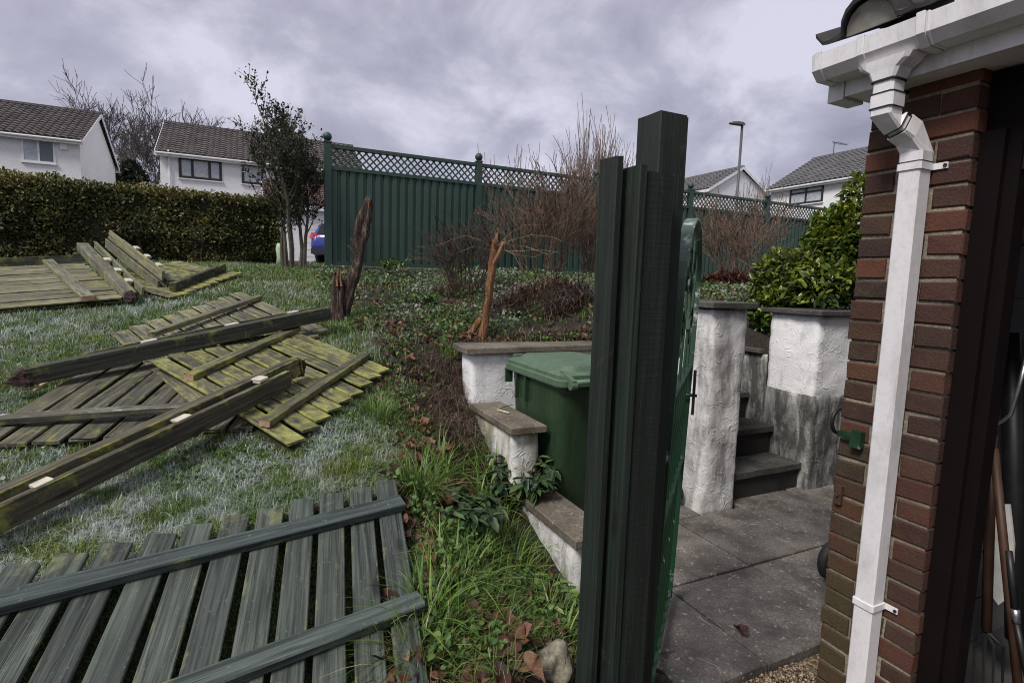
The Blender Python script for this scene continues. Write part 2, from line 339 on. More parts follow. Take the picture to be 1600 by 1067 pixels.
def binm(name, c, d):
    m = NT(name); v = m.pos(); st = m.noise(m.scale(v, (9, 9, 1.2)), 2., 6, .7); f = m.noise(v, 30, 5, .7)
    col = m.mix(m.mr(st, .45, .72, 0, .5), c, tuple(x*1.7+.01 for x in c)); col = m.mix(m.mr(f, .60, .74, 0, .5), col, d); col = m.mix(m.mr(m.noise(v, 6, 5), .55, .75, 0, .5), col, tuple(x*.55 for x in c))
    return m.fin(col, m.mr(f, .3, .7, .4, .65), m.bump(f, .15, .003))
MT['bin_body'] = binm('dark green bin plastic', (.016, .038, .015), (.05, .065, .04))
MT['bin_lid'] = binm('faded green lid plastic', (.075, .125, .075), (.16, .19, .15))
MT['fence_green'] = flat('dark green coated steel', (.027, .060, .043), .5, .10, 3)
MT['fence_post'] = flat('green coated post', (.022, .055, .042), .5, .10, 4)
def gatepaint():
    m = NT('chipped green gate paint'); v = m.obj(False); n = m.noise(v, 9, 6, .7); z = m.n('ShaderNodeSeparateXYZ', {0: v}, out=2)
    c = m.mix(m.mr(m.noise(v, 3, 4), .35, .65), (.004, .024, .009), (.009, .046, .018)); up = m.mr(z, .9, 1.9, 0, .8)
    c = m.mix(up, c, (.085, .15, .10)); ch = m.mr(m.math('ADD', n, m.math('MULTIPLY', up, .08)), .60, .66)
    c = m.mix(ch, c, m.mix(m.mr(m.noise(v, 30, 3), .45, .55), (.45, .48, .44), (.10, .11, .11)))
    return m.fin(c, .5, m.bump(ch, .5, .002))
MT['gate'] = gatepaint()
def bark(name, c1, c2, c3):
    m = NT(name); v = m.obj(False); n = m.noise(m.scale(v, (26, 26, 4)), 1.6, 7, .68, 1.2)
    return m.fin(m.ramp(n, [(.28, c1), (.5, c2), (.75, c3)]), .92, m.bump(n, 1., .03))
MT['bark_dark'] = bark('shaggy dark bark', (.008, .005, .004), (.05, .030, .022), (.34, .26, .20))
MT['bark_orange'] = bark('peeled orange bark', (.05, .018, .008), (.21, .095, .04), (.42, .25, .13))
MT['bark_grey'] = bark('grey brown bark', (.03, .024, .018), (.10, .082, .06), (.19, .17, .13))
MT['torn_wood'] = bark('torn orange wood', (.10, .04, .02), (.34, .17, .09), (.5, .32, .2))
def twig(name, c1, c2):
    m = NT(name); v = m.pos(); n = m.noise(v, 26, 2); return m.fin(m.mix(m.mr(n, .3, .7), c1, c2), .8)
MT['twig_brown'] = twig('brown twig', (.040, .022, .015), (.20, .125, .085))
MT['twig_dark'] = twig('dark twig', (.025, .016, .012), (.075, .048, .036))
MT['twig_pale'] = twig('pale shoot', (.10, .075, .06), (.22, .17, .14))
MT['twig_far'] = twig('far bare branch', (.07, .06, .055), (.14, .12, .115))
MT['twig_straw'] = twig('straw coloured twig', (.16, .11, .07), (.34, .26, .18))
def leafmat(name, stops, rough=.5, trans=.25, frost=0., spec=.5):
    m = NT(name); cv = m.attr('cv'); c = m.ramp(cv, stops)
    if frost: 
        f = m.mr(m.math('ADD', m.noise(m.pos(), 2.2, 4, .6), m.math('MULTIPLY', cv, .12)), .62-frost*.2, .80-frost*.2, 0, .8); c = m.mix(m.math('MULTIPLY', f, m.mr(m.attr('tip'), 0, 1, .0, 1)), c, (.50, .55, .52))
    if 'dead' in name or 'red' in name:
        mo = m.noise(m.pos(), 55, 4, .65, 1.); c = m.mix(m.mr(mo, .35, .65, 0, .75), c, m.mix(.3, (.02, .008, .006), c))
    m.fin(c, rough); m.set(m.b.inputs['Specular IOR Level'], spec)
    if trans:
        tr = m.n('ShaderNodeBsdfTranslucent', {0: c}); ms = m.n('ShaderNodeMixShader', {0: trans, 1: m.b.outputs[0], 2: tr}); m.t.links.new(ms, m.o.inputs[0])
    return m.m
MT['laurel'] = leafmat('glossy laurel leaf', [(0, (.014, .036, .006)), (.4, (.058, .10, .012)), (.75, (.15, .19, .02)), (1, (.30, .29, .04))], .32, .2)
MT['hedge_leaf'] = leafmat('hedge leaf', [(0, (.020, .026, .007)), (.4, (.070, .080, .018)), (.72, (.155, .155, .042)), (1, (.34, .27, .11))], .5, .2)
MT['tree_leaf'] = leafmat('small dull leaf', [(0, (.014, .020, .010)), (.6, (.045, .055, .026)), (1, (.10, .10, .055))], .5, .15)
MT['conifer'] = leafmat('conifer needle', [(0, (.008, .014, .008)), (1, (.03, .042, .022))], .7, .1)
MT['weed'] = leafmat('weed leaf', [(0, (.026, .06, .012)), (.5, (.08, .16, .035)), (.85, (.17, .26, .06)), (1, (.27, .33, .10))], .5, .25, .35)
MT['hellebore'] = leafmat('dark leathery leaf', [(0, (.016, .036, .012)), (.6, (.045, .088, .030)), (1, (.11, .16, .06))], .38, .15)
MT['tuft'] = leafmat('long green grass', [(0, (.04, .08, .012)), (.5, (.11, .21, .033)), (.85, (.21, .31, .06)), (1, (.46, .45, .24))], .5, .3)
MT['dead_leaf'] = leafmat('dead brown leaf', [(0, (.035, .014, .012)), (.45, (.15, .060, .035)), (.8, (.30, .14, .08)), (1, (.40, .23, .15))], .7, .2)
MT['dead_stem'] = leafmat('dry dead stem', [(0, (.045, .028, .022)), (.5, (.14, .09, .065)), (1, (.30, .22, .16))], .85, .1)
MT['fern'] = leafmat('frosted dead fern', [(0, (.03, .016, .011)), (.5, (.11, .060, .040)), (1, (.26, .17, .12))], .85, .1, .35)
MT['red_leaf'] = leafmat('rust red dead leaf', [(0, (.05, .018, .012)), (.6, (.16, .06, .035)), (1, (.28, .12, .07))], .8, .1)
def grassmat():
    m = NT('frosted lawn grass'); p = m.pos(); cv = m.attr('cv'); tip = m.attr('tip'); n = m.noise(p, 1.1, 4, .6)
    c = m.ramp(cv, [(0, (.028, .058, .012)), (.4, (.09, .175, .038)), (.72, (.20, .30, .07)), (.88, (.31, .34, .12)), (1, (.42, .32, .16))])
    c = m.mix(m.mr(m.noise(p, 2.2, 5, .65), .47, .70, 0, .6), c, m.mix(cv, (.10, .10, .016), (.30, .28, .06)))
    f = m.mr(m.attr('frost'), .1, .75, 0, .95); f = m.math('MULTIPLY', f, m.mr(tip, 0, .9, .3, 1))
    c = m.mix(f, c, m.mix(cv, (.42, .48, .46), (.66, .70, .70)))
    m.fin(c, .6); tr = m.n('ShaderNodeBsdfTranslucent', {0: c}); ms = m.n('ShaderNodeMixShader', {0: .25, 1: m.b.outputs[0], 2: tr}); m.t.links.new(ms, m.o.inputs[0]); return m.m
MT['grass'] = grassmat()
def soil():
    m = NT('lawn and bare soil'); p = m.pos(); n = m.noise(p, 6, 7, .65); f = m.noise(p, 45, 5, .7); b = m.attr('bed')
    s = m.mix(m.mr(f, .3, .7), (.011, .008, .006), (.055, .040, .030)); g = m.mix(m.mr(f, .3, .7), (.012, .017, .005), (.060, .070, .018))
    g = m.mix(m.mr(n, .5, .7, 0, .6), g, (.045, .03, .018))
    return m.fin(m.mix(b, g, s), .95, m.bump(m.math('ADD', n, f), 1., .03))
MT['soil'] = soil()
def gravelmat():
    m = NT('wet gravel'); v = m.pos(); c = m.vor(v, 70, out=1); d = m.vor(v, 70)
    return m.fin(m.ramp(m.n('ShaderNodeSeparateXYZ', {0: c}), [(0, (.05, .035, .022)), (.5, (.16, .11, .06)), (1, (.33, .26, .17))]), .6, m.bump(d, 1., -.01))
MT['gravel'] = gravelmat()
MT['pebble'] = leafmat('pebble', [(0, (.05, .033, .02)), (.5, (.17, .115, .065)), (1, (.40, .33, .23))], .55, 0)
MT['tarmac'] = stone('driveway tarmac', (.04, .04, .042), (.075, .075, .078), .2, .9)
def housewall():
    m = NT('white painted house wall'); v = m.obj(False); n = m.noise(v, .9, 5, .6); f = m.noise(v, 14, 4, .7)
    c = m.mix(m.mr(n, .35, .7, 0, .4), (.80, .80, .80), (.62, .62, .63)); c = m.mix(m.mr(f, .4, .7, 0, .35), c, (.60, .59, .60)); return m.fin(c, .9, m.bump(f, .6, .03))
MT['house_wall'] = housewall()
def rooft(name, c1, c2):
    m = NT(name); v = m.obj(False); n = m.noise(v, 1.3, 6, .7); f = m.noise(v, 6, 4); return m.fin(m.mix(m.mr(m.math('ADD', n, m.math('MULTIPLY', f, .4)), .5, .95), c1, c2), .85)
MT['roof_grey'] = rooft('grey brown roof tiles', (.055, .046, .044), (.15, .13, .122)); MT['roof_slate'] = rooft('grey roof tiles', (.085, .083, .085), (.17, .168, .17)); MT['roof_red'] = rooft('red brown roof tiles', (.075, .042, .033), (.17, .105, .085))
MT['white_trim'] = flat('white painted trim', (.72, .72, .73), .5, .08, 3)
MT['brown_frame'] = flat('dark brown window frame', (.02, .015, .014), .45, .1, 3)
MT['glass'] = flat('window glass', (.10, .12, .14), .08, .2, 1)
MT['curtain'] = flat('net curtain behind glass', (.40, .43, .46), .35, .25, 5)
MT['car_blue'] = flat('blue car paint', (.012, .028, .20), .22, .05, 2, Coat_Weight=.7)
MT['car_glass'] = flat('dark car glass', (.012, .014, .018), .06, .1, 2)
MT['tail_lamp'] = flat('red tail lamp', (.45, .02, .02), .15, .1, 8)
MT['lamp_grey'] = flat('dark grey lamp column', (.07, .07, .075), .5, .1, 4)
MT['tree_guard'] = flat('pale green tree guard', (.36, .48, .30), .6, .15, 8)
# ------------------------------------------------------------------ ground sheet
BEDX = [1.2, 1.5, 2.3, 3.8, 5.5, 8, 9]; BEDL = [-.25, -.3, -.42, -.85, -1.75, -2.9, -3.3]
def bed(x, y): return ss((x - float(np.interp(y, BEDX, BEDL)))/.35+.5) if y < 9.5 else .4
def build_ground():
    far = [14, 18, 24, 32, 45, 70, 120, 220, 400]
    al = sorted(set([-x for x in far[2:]] + [-20, -12, -7, -4, -2.5] + list(np.round(np.arange(-1.5, 12, .12), 3)) + [2.855, 2.865, 3.515, 3.525, 4.095, 4.105] + far))
    bl = sorted(set([-x for x in far] + list(np.round(np.arange(-11, 9, .12), 3)) + [1.425, 1.435, 2.895, 2.905, 3.855, 3.865] + far))
    V = []; B = []
    for a in al:
        for b in bl:
            p = AB(a, b); V.append((p.x, p.y, terrain(p.x, p.y))); B.append(bed(p.x, p.y))
    k = len(bl); Fc = [(i*k+j, i*k+j+1, (i+1)*k+j+1, (i+1)*k+j) for i in range(len(al)-1) for j in range(k-1)]
    Fc = [f[::-1] for f in Fc]
    o = place('ground', V, Fc, MT['soil'], None, True, {'bed': B}, V3((0, 0, 0))); tag(o, kind='structure')
build_ground()
GX, GY, GS = -11., .4, .06
_gw, _gh = 260, 200
TG = np.array([[terrain(GX+i*GS, GY+j*GS) for j in range(_gh)] for i in range(_gw)])
def tz(x, y):
    fx = np.clip((x-GX)/GS, 0, _gw-1.001); fy = np.clip((y-GY)/GS, 0, _gh-1.001); i = fx.astype(int); j = fy.astype(int); fx -= i; fy -= j
    return TG[i, j]*(1-fx)*(1-fy)+TG[i+1, j]*fx*(1-fy)+TG[i, j+1]*(1-fx)*fy+TG[i+1, j+1]*fx*fy
# ------------------------------------------------------------------ paved yard: slabs, gravel
root = link('paving', None, M=Matrix.Translation(AB(2, 2.5, -.07))); tag(root, kind='structure')
def slab(a0, a1, b0, b1, z):
    g = .005; m = MB(); c = .006; t = [random.uniform(-.005, .005) for _ in range(4)]
    def ring(i, z_): return [AB(a0+g+i, b0+g+i, z_+t[0]), AB(a1-g-i, b0+g+i, z_+t[1]), AB(a1-g-i, b1-g-i, z_+t[2]), AB(a0+g+i, b1-g-i, z_+t[3])][::-1]
    m.loft([ring(0, z-.06), ring(0, z-c), ring(c, z)]); m.build('slab', MT['slab'], root)
for (a0, a1) in ((1.42, 2.03), (2.035, 2.64)):
    off = .0 if a0 < 2 else -.012
    for b0 in (1.3, 1.9, 2.5, 3.1, 3.7, 4.3, 4.9): slab(a0, a1, b0+off+(.16 if b0 < 1.4 else 0), b0+.6+off, random.uniform(-.004, .004))
for b0 in (1.55, 2.15): slab(2.645, 3.25, b0, b0+.58, 0)
for b0 in (3.1, 3.7, 4.3, 4.9): slab(2.645, 2.8, b0, b0+.59, -.002)
o = MB().abox(-3, 1.42, 1.2, 4.0, -.10, -.045).build('gravel', MT['gravel']); tag(o, kind='structure')
n = 2600; a_ = rng.uniform(1.02, 1.418, n); b_ = rng.uniform(1.72, 2.05, n)
def pebbles():
    V = []; Fc = []; cv = []
    oc = np.array([(1, 0, 0), (-1, 0, 0), (0, 1, 0), (0, -1, 0), (0, 0, 1), (0, 0, -1)], float); fs = [(0, 2, 4), (2, 1, 4), (1, 3, 4), (3, 0, 4), (2, 0, 5), (1, 2, 5), (3, 1, 5), (0, 3, 5)]
    for i in range(n):
        p = AB(a_[i], b_[i], -.045+rng.uniform(0, .012)); s = rng.uniform(.004, .010); q = np.array(p)+oc*(rng.uniform(.7, 1.3, (6, 3)))*s*np.array([1, 1, .7]); k = len(V); V += [tuple(x) for x in q]; Fc += [tuple(k+j for j in f) for f in fs]; cv += [rng.random()]*6
    o = place('loose_gravel', V, Fc, MT['pebble'], None, True, {'cv': cv}); tag(o, 'loose brown gravel beside the brick pier', 'gravel', kind='stuff')
pebbles()
# ------------------------------------------------------------------ rendered retaining walls
def rough_box(a0, a1, b0, b1, z0, z1, res=.035, amp=.007, rnd=.012):
    """a box in yard axes with a trowelled, uneven skin"""
    m = MB(); idx = {}
    na, nb, nz = (max(1, round((x1-x0)/res)) for x0, x1 in ((a0, a1), (b0, b1), (z0, z1)))
    def vid(i, j, k):
        key = (i, j, k)
        if key not in idx:
            a, b, z = lerp(a0, a1, i/na), lerp(b0, b1, j/nb), lerp(z0, z1, k/nz)
            e = (i in (0, na)) + (j in (0, nb)) + (k in (0, nz))
            if e > 1:
                if i in (0, na): a += rnd*.5*(1 if i == 0 else -1)
                if j in (0, nb): b += rnd*.5*(1 if j == 0 else -1)
            p = AB(a, b, z); d = noise.noise_vector(p*4.)*amp*1.2 + noise.noise_vector(p*14.)*amp*.8
            idx[key] = len(m.v); m.v.append(tuple(p+d))
        return idx[key]
    for j in range(nb):
        for k in range(nz):
            for i, fl in ((0, 0), (na, 1)):
                q = [vid(i, j, k), vid(i, j+1, k), vid(i, j+1, k+1), vid(i, j, k+1)]; m.f.append(tuple(q if fl else q[::-1]))
    for i in range(na):
        for k in range(nz):
            for j, fl in ((0, 1), (nb, 0)):
                q = [vid(i, j, k), vid(i+1, j, k), vid(i+1, j, k+1), vid(i, j, k+1)]; m.f.append(tuple(q if fl else q[::-1]))
        for j in range(nb):
            q = [vid(i, j, nz), vid(i+1, j, nz), vid(i+1, j+1, nz), vid(i, j+1, nz)]; m.f.append(tuple(q))
    m.f = [f[::-1] for f in m.f]
    return m
def coping(a0, a1, b0, b1, z, t, mat, par):
    c = .006; m = MB()
    def ring(i, z_): return [AB(a0+i, b0+i, z_), AB(a1-i, b0+i, z_), AB(a1-i, b1-i, z_), AB(a0+i, b1-i, z_)][::-1]
    m.loft([ring(c, z), ring(0, z+c), ring(0, z+t-c), ring(c, z+t)]); m.v = [tuple(V3(v)+noise.noise_vector(V3(v)*5)*.006) for v in m.v]
    return m.build('coping', mat, par)
rw = thing('retaining_wall', 'stepped white rendered retaining wall with stone copings behind the green wheelie bin', 'wall', AB(3, 1.4, 0))
rough_box(3.42, 3.62, 1.34, 2.72, -.06, 1.03).build('wall', MT['stucco_clean'], rw, True)
x = rough_box(2.76, 3.40, 1.345, 1.52, -.06, .655).build('wall', MT['stucco_moss'], rw, True); x['label'] = 'mossy lower step of the wall'
x = rough_box(2.06, 2.74, 1.35, 1.52, -.06, .31).build('wall', MT['stucco_dirty'], rw, True); x['label'] = 'lowest step of the wall, half hidden by plants'
coping(3.38, 3.66, 1.29, 2.10, 1.035, .045, MT['coping'], rw); coping(3.38, 3.66, 2.105, 2.735, 1.035, .045, MT['coping'], rw)
coping(2.72, 3.375, 1.32, 1.545, .66, .045, MT['coping'], rw); coping(2.02, 2.71, 1.325, 1.545, .315, .045, MT['coping'], rw)
p1 = thing('gate_pillar', 'stained white rendered wall end left of the garden steps, with dark coping', 'wall', AB(2.9, 2.9, 0))
rough_box(2.68, 3.62, 2.745, 3.075, -.06, 1.385, .03, .008, .02).build('wall', MT['stucco_dirty'], p1, True)
coping(2.64, 3.66, 2.70, 3.115, 1.392, .042, MT['coping_dark'], p1)
p2 = thing('step_wall', 'cleaner white rendered wall right of the garden steps, black with mould at its foot', 'wall', AB(2.9, 4.3, 0))
rough_box(2.70, 3.13, 3.84, 6.5, .73, 1.335, .035, .008).build('wall', MT['stucco_clean'], p2, True)
x = rough_box(2.69, 3.14, 3.83, 6.5, -.06, .73, .035, .008).build('wall_base', MT['stucco_black'], p2, True); x['label'] = 'black mould stained foot of the wall'
coping(2.66, 3.18, 3.79, 6.5, 1.34, .04, MT['coping_dark'], p2)
x = rough_box(3.145, 4.4, 3.84, 4.02, -.06, .985, .04, .008).build('low_wall', MT['stucco_black'], p2, True)
coping(3.185, 4.4, 3.81, 4.06, .99, .04, MT['coping_dark'], p2)
st = thing('garden_steps', 'dark damp stone steps rising between the two white walls', 'steps', AB(3, 3.45, 0))
for i in range(6):
    a0 = 2.73+i*.27; z1 = .2+i*.225
    MB().abox(a0+.03, 4.36, 3.085, 3.825, z1-.225 if i else -.06, z1-.045).build('riser', MT['riser'], st)
    m = rough_box(a0, a0+.33, 3.083, 3.828, z1-.043, z1, .06, .003, .004); m.build('tread', MT['step'], st)
# ------------------------------------------------------------------ brick garage at the right
BW = 2.02
gar = thing('brick_garage', 'dark red brick garage with white gutter and an open dark brown doorway', 'garage', AB(.5, 3, 0))
pier = MB().abox(.977, 1.293, BW+.007, BW+.115, -.08, 2.2).build('brick_pier', MT['mortar'], gar)
def brick1(a0, a1, z, depth=.1025):
    c = random.uniform(.003, .007); j = [random.uniform(-.004, .004) for _ in range(8)]; m = MB(); d = random.uniform(-.002, .004)
    def ring(b, i): return [AB(a0+i+j[0], b, z+i), AB(a1-i+j[1], b, z+i+j[2]), AB(a1-i+j[1], b, z+.065-i+j[3]), AB(a0+i+j[0], b, z+.065-i)]
    m.loft([ring(BW-d, c), ring(BW-d+c, 0), ring(BW+depth, 0)])
    m.v = [tuple(V3(v)+noise.noise_vector(V3(v)*33)*.0035) for v in m.v]
    m.f = [f[::-1] for f in m.f]
    al = min(1, max(0, .30*(a0 > 1.06) + .55*ss((1.5-z)/1.5)*(.55+.6*(a0 > 1.06)) + random.uniform(-.25, .2)))
    return place('brick', m.v, m.f, MT['brick'], pier, False, {'algae': [al]*len(m.v)})
for k in range(-1, 30):
    z = k*.075+.005
    for a0, a1 in (((.97, 1.185), (1.195, 1.30)) if k % 2 else ((.97, 1.0725), (1.0825, 1.30))): brick1(a0, a1, z)
sw = MB().abox(1.2, 1.298, BW+.12, 5.2, -.08, 2.3).build('side_wall', MT['mortar'], gar)
MB().abox(-2.6, 1.298, 5.2, 5.3, -.08, 2.3).build('back_wall', MT['mortar'], gar)
MB().abox(-2.6, -2.5, BW, 5.19, -.08, 2.3).build('side_wall', MT['mortar'], gar)
for k in range(10):
    for j in range(8):
        b0 = 2.17+j*.45-(.225 if k % 2 else 0); b0c = max(b0, 2.14)
        m = MB().abox(1.186+random.uniform(-.003, .003), 1.199, b0c, b0+.44, -.05+k*.225, -.05+k*.225+.215); m.build('block', MT['block_paint'], sw)
MB().abox(-2.5, 1.19, BW+.14, 5.2, -.09, -.03).build('floor', MT['dark_floor'], gar)
MB().abox(-2.6, .08, BW, BW+.1, -.08, 2.029).build('light_blocking_wall', MT['mortar'], gar)  # unseen wall added to narrow the opening and keep daylight out of the interior
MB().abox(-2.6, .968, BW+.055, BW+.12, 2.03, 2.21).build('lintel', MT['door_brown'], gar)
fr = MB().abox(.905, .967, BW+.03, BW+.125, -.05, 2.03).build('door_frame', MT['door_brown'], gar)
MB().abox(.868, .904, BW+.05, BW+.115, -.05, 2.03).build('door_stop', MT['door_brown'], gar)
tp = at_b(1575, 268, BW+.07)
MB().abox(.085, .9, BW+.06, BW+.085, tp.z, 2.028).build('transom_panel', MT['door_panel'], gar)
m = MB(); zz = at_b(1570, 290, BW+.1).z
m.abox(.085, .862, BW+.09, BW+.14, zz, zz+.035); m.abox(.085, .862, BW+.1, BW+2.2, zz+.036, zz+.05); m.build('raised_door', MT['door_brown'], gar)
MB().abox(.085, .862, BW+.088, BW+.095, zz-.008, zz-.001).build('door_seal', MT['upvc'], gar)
# eaves: fascia, soffit, gutter, downpipe
MB().abox(-3, 1.335, 1.92, 1.94, 2.215, 2.36).build('fascia', MT['upvc'], gar)
MB().abox(1.337, 1.395, 1.915, 2.03, 2.207, 2.355).build('fascia_end', MT['upvc'], gar)
MB().abox(-3, 1.335, 1.941, 2.30, 2.216, 2.228).build('soffit', MT['upvc'], gar)
GP = [(1.92, 2.352), (1.92, 2.268), (1.848, 2.268), (1.818, 2.298), (1.815, 2.352)]
def prof_ring(a, sc=0.):
    c = (1.87, 2.31); out = []
    for b, z in GP: out.append(AB(a, b+(b-c[0])*sc, z+(z-c[1])*sc))
    for b, z in GP[::-1]: out.append(AB(a, lerp(b, c[0], .07)+(b-c[0])*sc, (z+.004 if z < 2.34 else z)+(z-c[1])*sc))
    return out
gut = MB().loft([prof_ring(1.375), prof_ring(-3)]).build('gutter', MT['upvc'], gar)
ga = lambda u, v: toab(at_b(u, v, 1.82))[0]
def gring(a, sc): c = (1.87, 2.31); return [AB(a, c[0]+(b-c[0])*(1+sc), c[1]+(z-c[1])*(1+sc)) for b, z in GP]
for nm, a0, a1, sc in (('gutter_cap', 1.36, 1.385, .10), ('gutter_cap', 1.372, 1.395, .04), ('gutter_union', ga(1345, 85)-.012, ga(1345, 85)+.012, .12), ('gutter_union', ga(1440, 45)-.013, ga(1440, 45)+.013, .14), ('gutter_union', ga(1440, 45)-.024, ga(1440, 45)-.016, .07)):
    MB().loft([gring(a1, sc-.03), gring(a1-.003, sc), gring(a0+.003, sc), gring(a0, sc-.03)]).build(nm, MT['upvc'], gut)
def sq(c, ha, hb, ax=EW, ay=EP, r=.2):
    out = []
    for sx, sy in ((1, 1), (-1, 1), (-1, -1), (1, -1)):
        for (p, q) in (((1, 1-r), (1-r, 1)) if sx*sy > 0 else ((1-r, 1), (1, 1-r))): out.append(c+ax*(ha*sx*p)+ay*(hb*sy*q))
    return out[::-1]
dp = thing('downpipe', 'square white plastic downpipe on the brick pier, below the gutter', 'downpipe', AB(1.11, 1.98, -.04))
oa = 1.152; ob = 1.868; h = .033
f = MB().loft([sq(AB(oa, ob, 2.266), .085, .045), sq(AB(oa, ob, 2.250), .075, .043), sq(AB(oa, ob, 2.232), .048, .040), sq(AB(oa, ob, 2.205), h+.004, h+.004)]); f.build('outlet', MT['upvc'], dp)
MB().loft([sq(AB(oa, ob, 2.204), h, h), sq(AB(oa, ob, 2.165), h, h)]).build('pipe', MT['upvc'], dp)
MB().loft([sq(AB(oa, ob, 2.164), h+.004, h+.004), sq(AB(oa, ob, 2.120), h+.004, h+.004)]).build('socket', MT['upvc'], dp)
qa, qb = 1.108, 1.978; zt = 2.015
d = (AB(qa, qb, zt)-AB(oa, ob, 2.085)).normalized(); ax = (EW-d*EW.dot(d)).normalized(); ay = d.cross(ax)
if ay.dot(EP) < 0: ay = -ay
P0, P1 = AB(oa, ob, 2.095), AB(qa, qb, zt+.01)
MB().loft([sq(AB(oa, ob, 2.1185), h+.001, h+.001), sq(P0, h+.001, h+.001), sq(lerp(P0, P1, .3), h, h, ax, ay)]).build('bend', MT['upvc'], dp)
MB().loft([sq(lerp(P0, P1, .31), h-.004, h-.004, ax, ay), sq(lerp(P0, P1, .44), h-.004, h-.004, ax, ay)]).build('pipe', MT['upvc'], dp)
MB().loft([sq(lerp(P0, P1, .45), h+.004, h+.004, ax, ay), sq(lerp(P0, P1, .72), h+.004, h+.004, ax, ay), sq(AB(qa, qb, zt-.03), h+.003, h+.003), sq(AB(qa, qb, zt-.06), h+.003, h+.003)]).build('bend', MT['upvc'], dp)
MB().loft([sq(AB(qa, qb, zt-.0605), h, h, r=.14), sq(AB(qa, qb, 1.0), h, h, r=.14), sq(AB(qa, qb, -.04), h, h, r=.14)]).build('pipe', MT['upvc'], dp)
for u, v in ((1410, 262), (1350, 945)):
    z = at_b(u, v, 1.945).z; m = MB().loft([sq(AB(qa, qb, z-.011), h+.005, h+.005, r=.14), sq(AB(qa, qb, z+.011), h+.005, h+.005, r=.14)])
    m.abox(qa-h-.045, qa-h-.002, BW-.008, BW-.003, z-.010, z+.010); x = m.build('pipe_clip', MT['upvc'], dp)
    m = MB(); c = AB(qa-h-.038, BW-.0085, z); m.tube([c, c-EP*.004], .0055, 10); m.build('screw_hole', MT['black_gap'], x)
for pa_, pb_ in ((AB(oa, ob, 2.2045), AB(oa, ob, 2.199)), (AB(oa, ob, 2.1648), AB(oa, ob, 2.1605)), (AB(oa, ob, 2.1195), AB(oa, ob, 2.1165))):
    MB().loft([sq(pa_, h+.0052, h+.0052), sq(pb_, h+.0052, h+.0052)]).build('joint', MT['black_gap'], dp)
MB().loft([sq(lerp(P0, P1, .305), h+.0015, h+.0015, ax, ay), sq(lerp(P0, P1, .325), h+.0015, h+.0015, ax, ay)]).build('joint', MT['black_gap'], dp)
MB().loft([sq(lerp(P0, P1, .435), h+.0005, h+.0005, ax, ay), sq(lerp(P0, P1, .452), h+.0005, h+.0005, ax, ay)]).build('joint', MT['black_gap'], dp)
MB().loft([sq(AB(qa, qb, zt-.0595), h+.0034, h+.0034), sq(AB(qa, qb, zt-.0615), h+.0034, h+.0034)]).build('joint', MT['black_gap'], dp)
# eave tiles
rt = MB().box(AB(1.40, 1.90, 2.36), EW*-4.5, (EP*3+UP*1.05), UP*.02).build('roof_deck', MT['tile_dark'], gar)
sl_ = (EP*3+UP*1.05).normalized(); up_ = EW.cross(sl_); up_ = up_ if up_.z > 0 else -up_
for row in range(2):
    for i in range(8):
        a0 = 1.375-i*.30; o = AB(a0, 1.835, 2.385)+sl_*(row*.33)+up_*(.012*row)
        pr = [(-.02, .03), (.0, .0), (.02, -.004), (.055, -.002)]
        for t in range(9): th = math.pi*t/8; pr.append((.155-.088*math.cos(th), .088*math.sin(th)+.004))
        pr += [(.26, -.002), (.30, .002)]
        ring = lambda s, up: [o-EW*x+up_*(y+up)+sl_*s for x, y in pr]
        top = ring(0, .014)+ring(0, 0)[::-1]; bot = [p+sl_*.36+up_*.02 for p in top]
        MB().loft([top, bot]).build('roof_tile', MT['tile_dark'], rt)
        if row == 0:
            m = MB(); rr = [o-EW*(.155-.082*math.cos(math.pi*t/8))+up_*(.082*math.sin(math.pi*t/8)-.002)+sl_*.02 for t in range(9)]; m.loft([rr, [p+sl_*.03 for p in rr]]); m.build('mortar_bedding', MT['bedding'], rt)
# small fittings on the pier
m = MB(); p = at_b(1341, 686, BW-.006); m.box(p-EW*.02-UP*.03, EW*.035, EP*-.022, UP*.062); m.box(p-EW*.0-UP*.005, EW*.07, EP*-.012, UP*.022); m.v = [tuple(V3(v)+noise.noise_vector(V3(v)*40)*.006) for v in m.v]
tag(m.build('iron_bracket', MT['gate']), 'chipped green gate hinge bracket left on the brick pier', 'bracket')
m = MB(); p = at_b(1312, 772, BW-.004); m.box(p-EW*.013-UP*.036, EW*.026, EP*-.012, UP*.072); m.tube([p-EP*.012, p-EP*.02], .006, 8)
tag(m.build('latch_plate', flat('rusty plate', (.06, .028, .018), .9, .3, 40)), 'small rusty latch plate on the mossy bricks', 'plate')
# ------------------------------------------------------------------ standing green posts
def upright(name, a0, a1, b0, b1, z0, z1, mat, par=None, lean=V3((0, 0, 0)), tilt=0.):
    """square timber standing up; its top is cut unevenly"""
    L = z1-z0; w = b1-b0; t = a1-a0
    o = board(name, AB((a0), (b0+b1)/2, z0), AB((a0), (b0+b1)/2, z1)+lean, w, t, EW, mat, par, .002, .006)
    return o
cN = at_y(998, 256, 1.40); aN, bN = toab(cN); cM = at_y(1029, 174, 1.52); aM, bM = toab(cM); cL = at_y(963, 243, 1.42); aL, bL = toab(cL)
lean = EP*.004+EW*-.004
ps = thing('gate_post', 'tall near-black green square post, tallest of the upright timbers', 'post', AB(aM+.05, bM+.05, -.07))
upright('post', aM, aM+.1, bM, bM+.1, -.07, cM.z, MT['post_stand'], ps, lean)
m = MB().abox(aM+.004, aM+.096, bM+.004, bM+.096, cM.z-.001, cM.z+.004); m.v = [tuple(V3(v)+lean) for v in m.v]; m.build('post_top', MT['post_stand'], ps)
pb = thing('sawn_post', 'shorter rough sawn post and narrow board standing together before the gate post', 'post', AB(aN, bN, -.07))
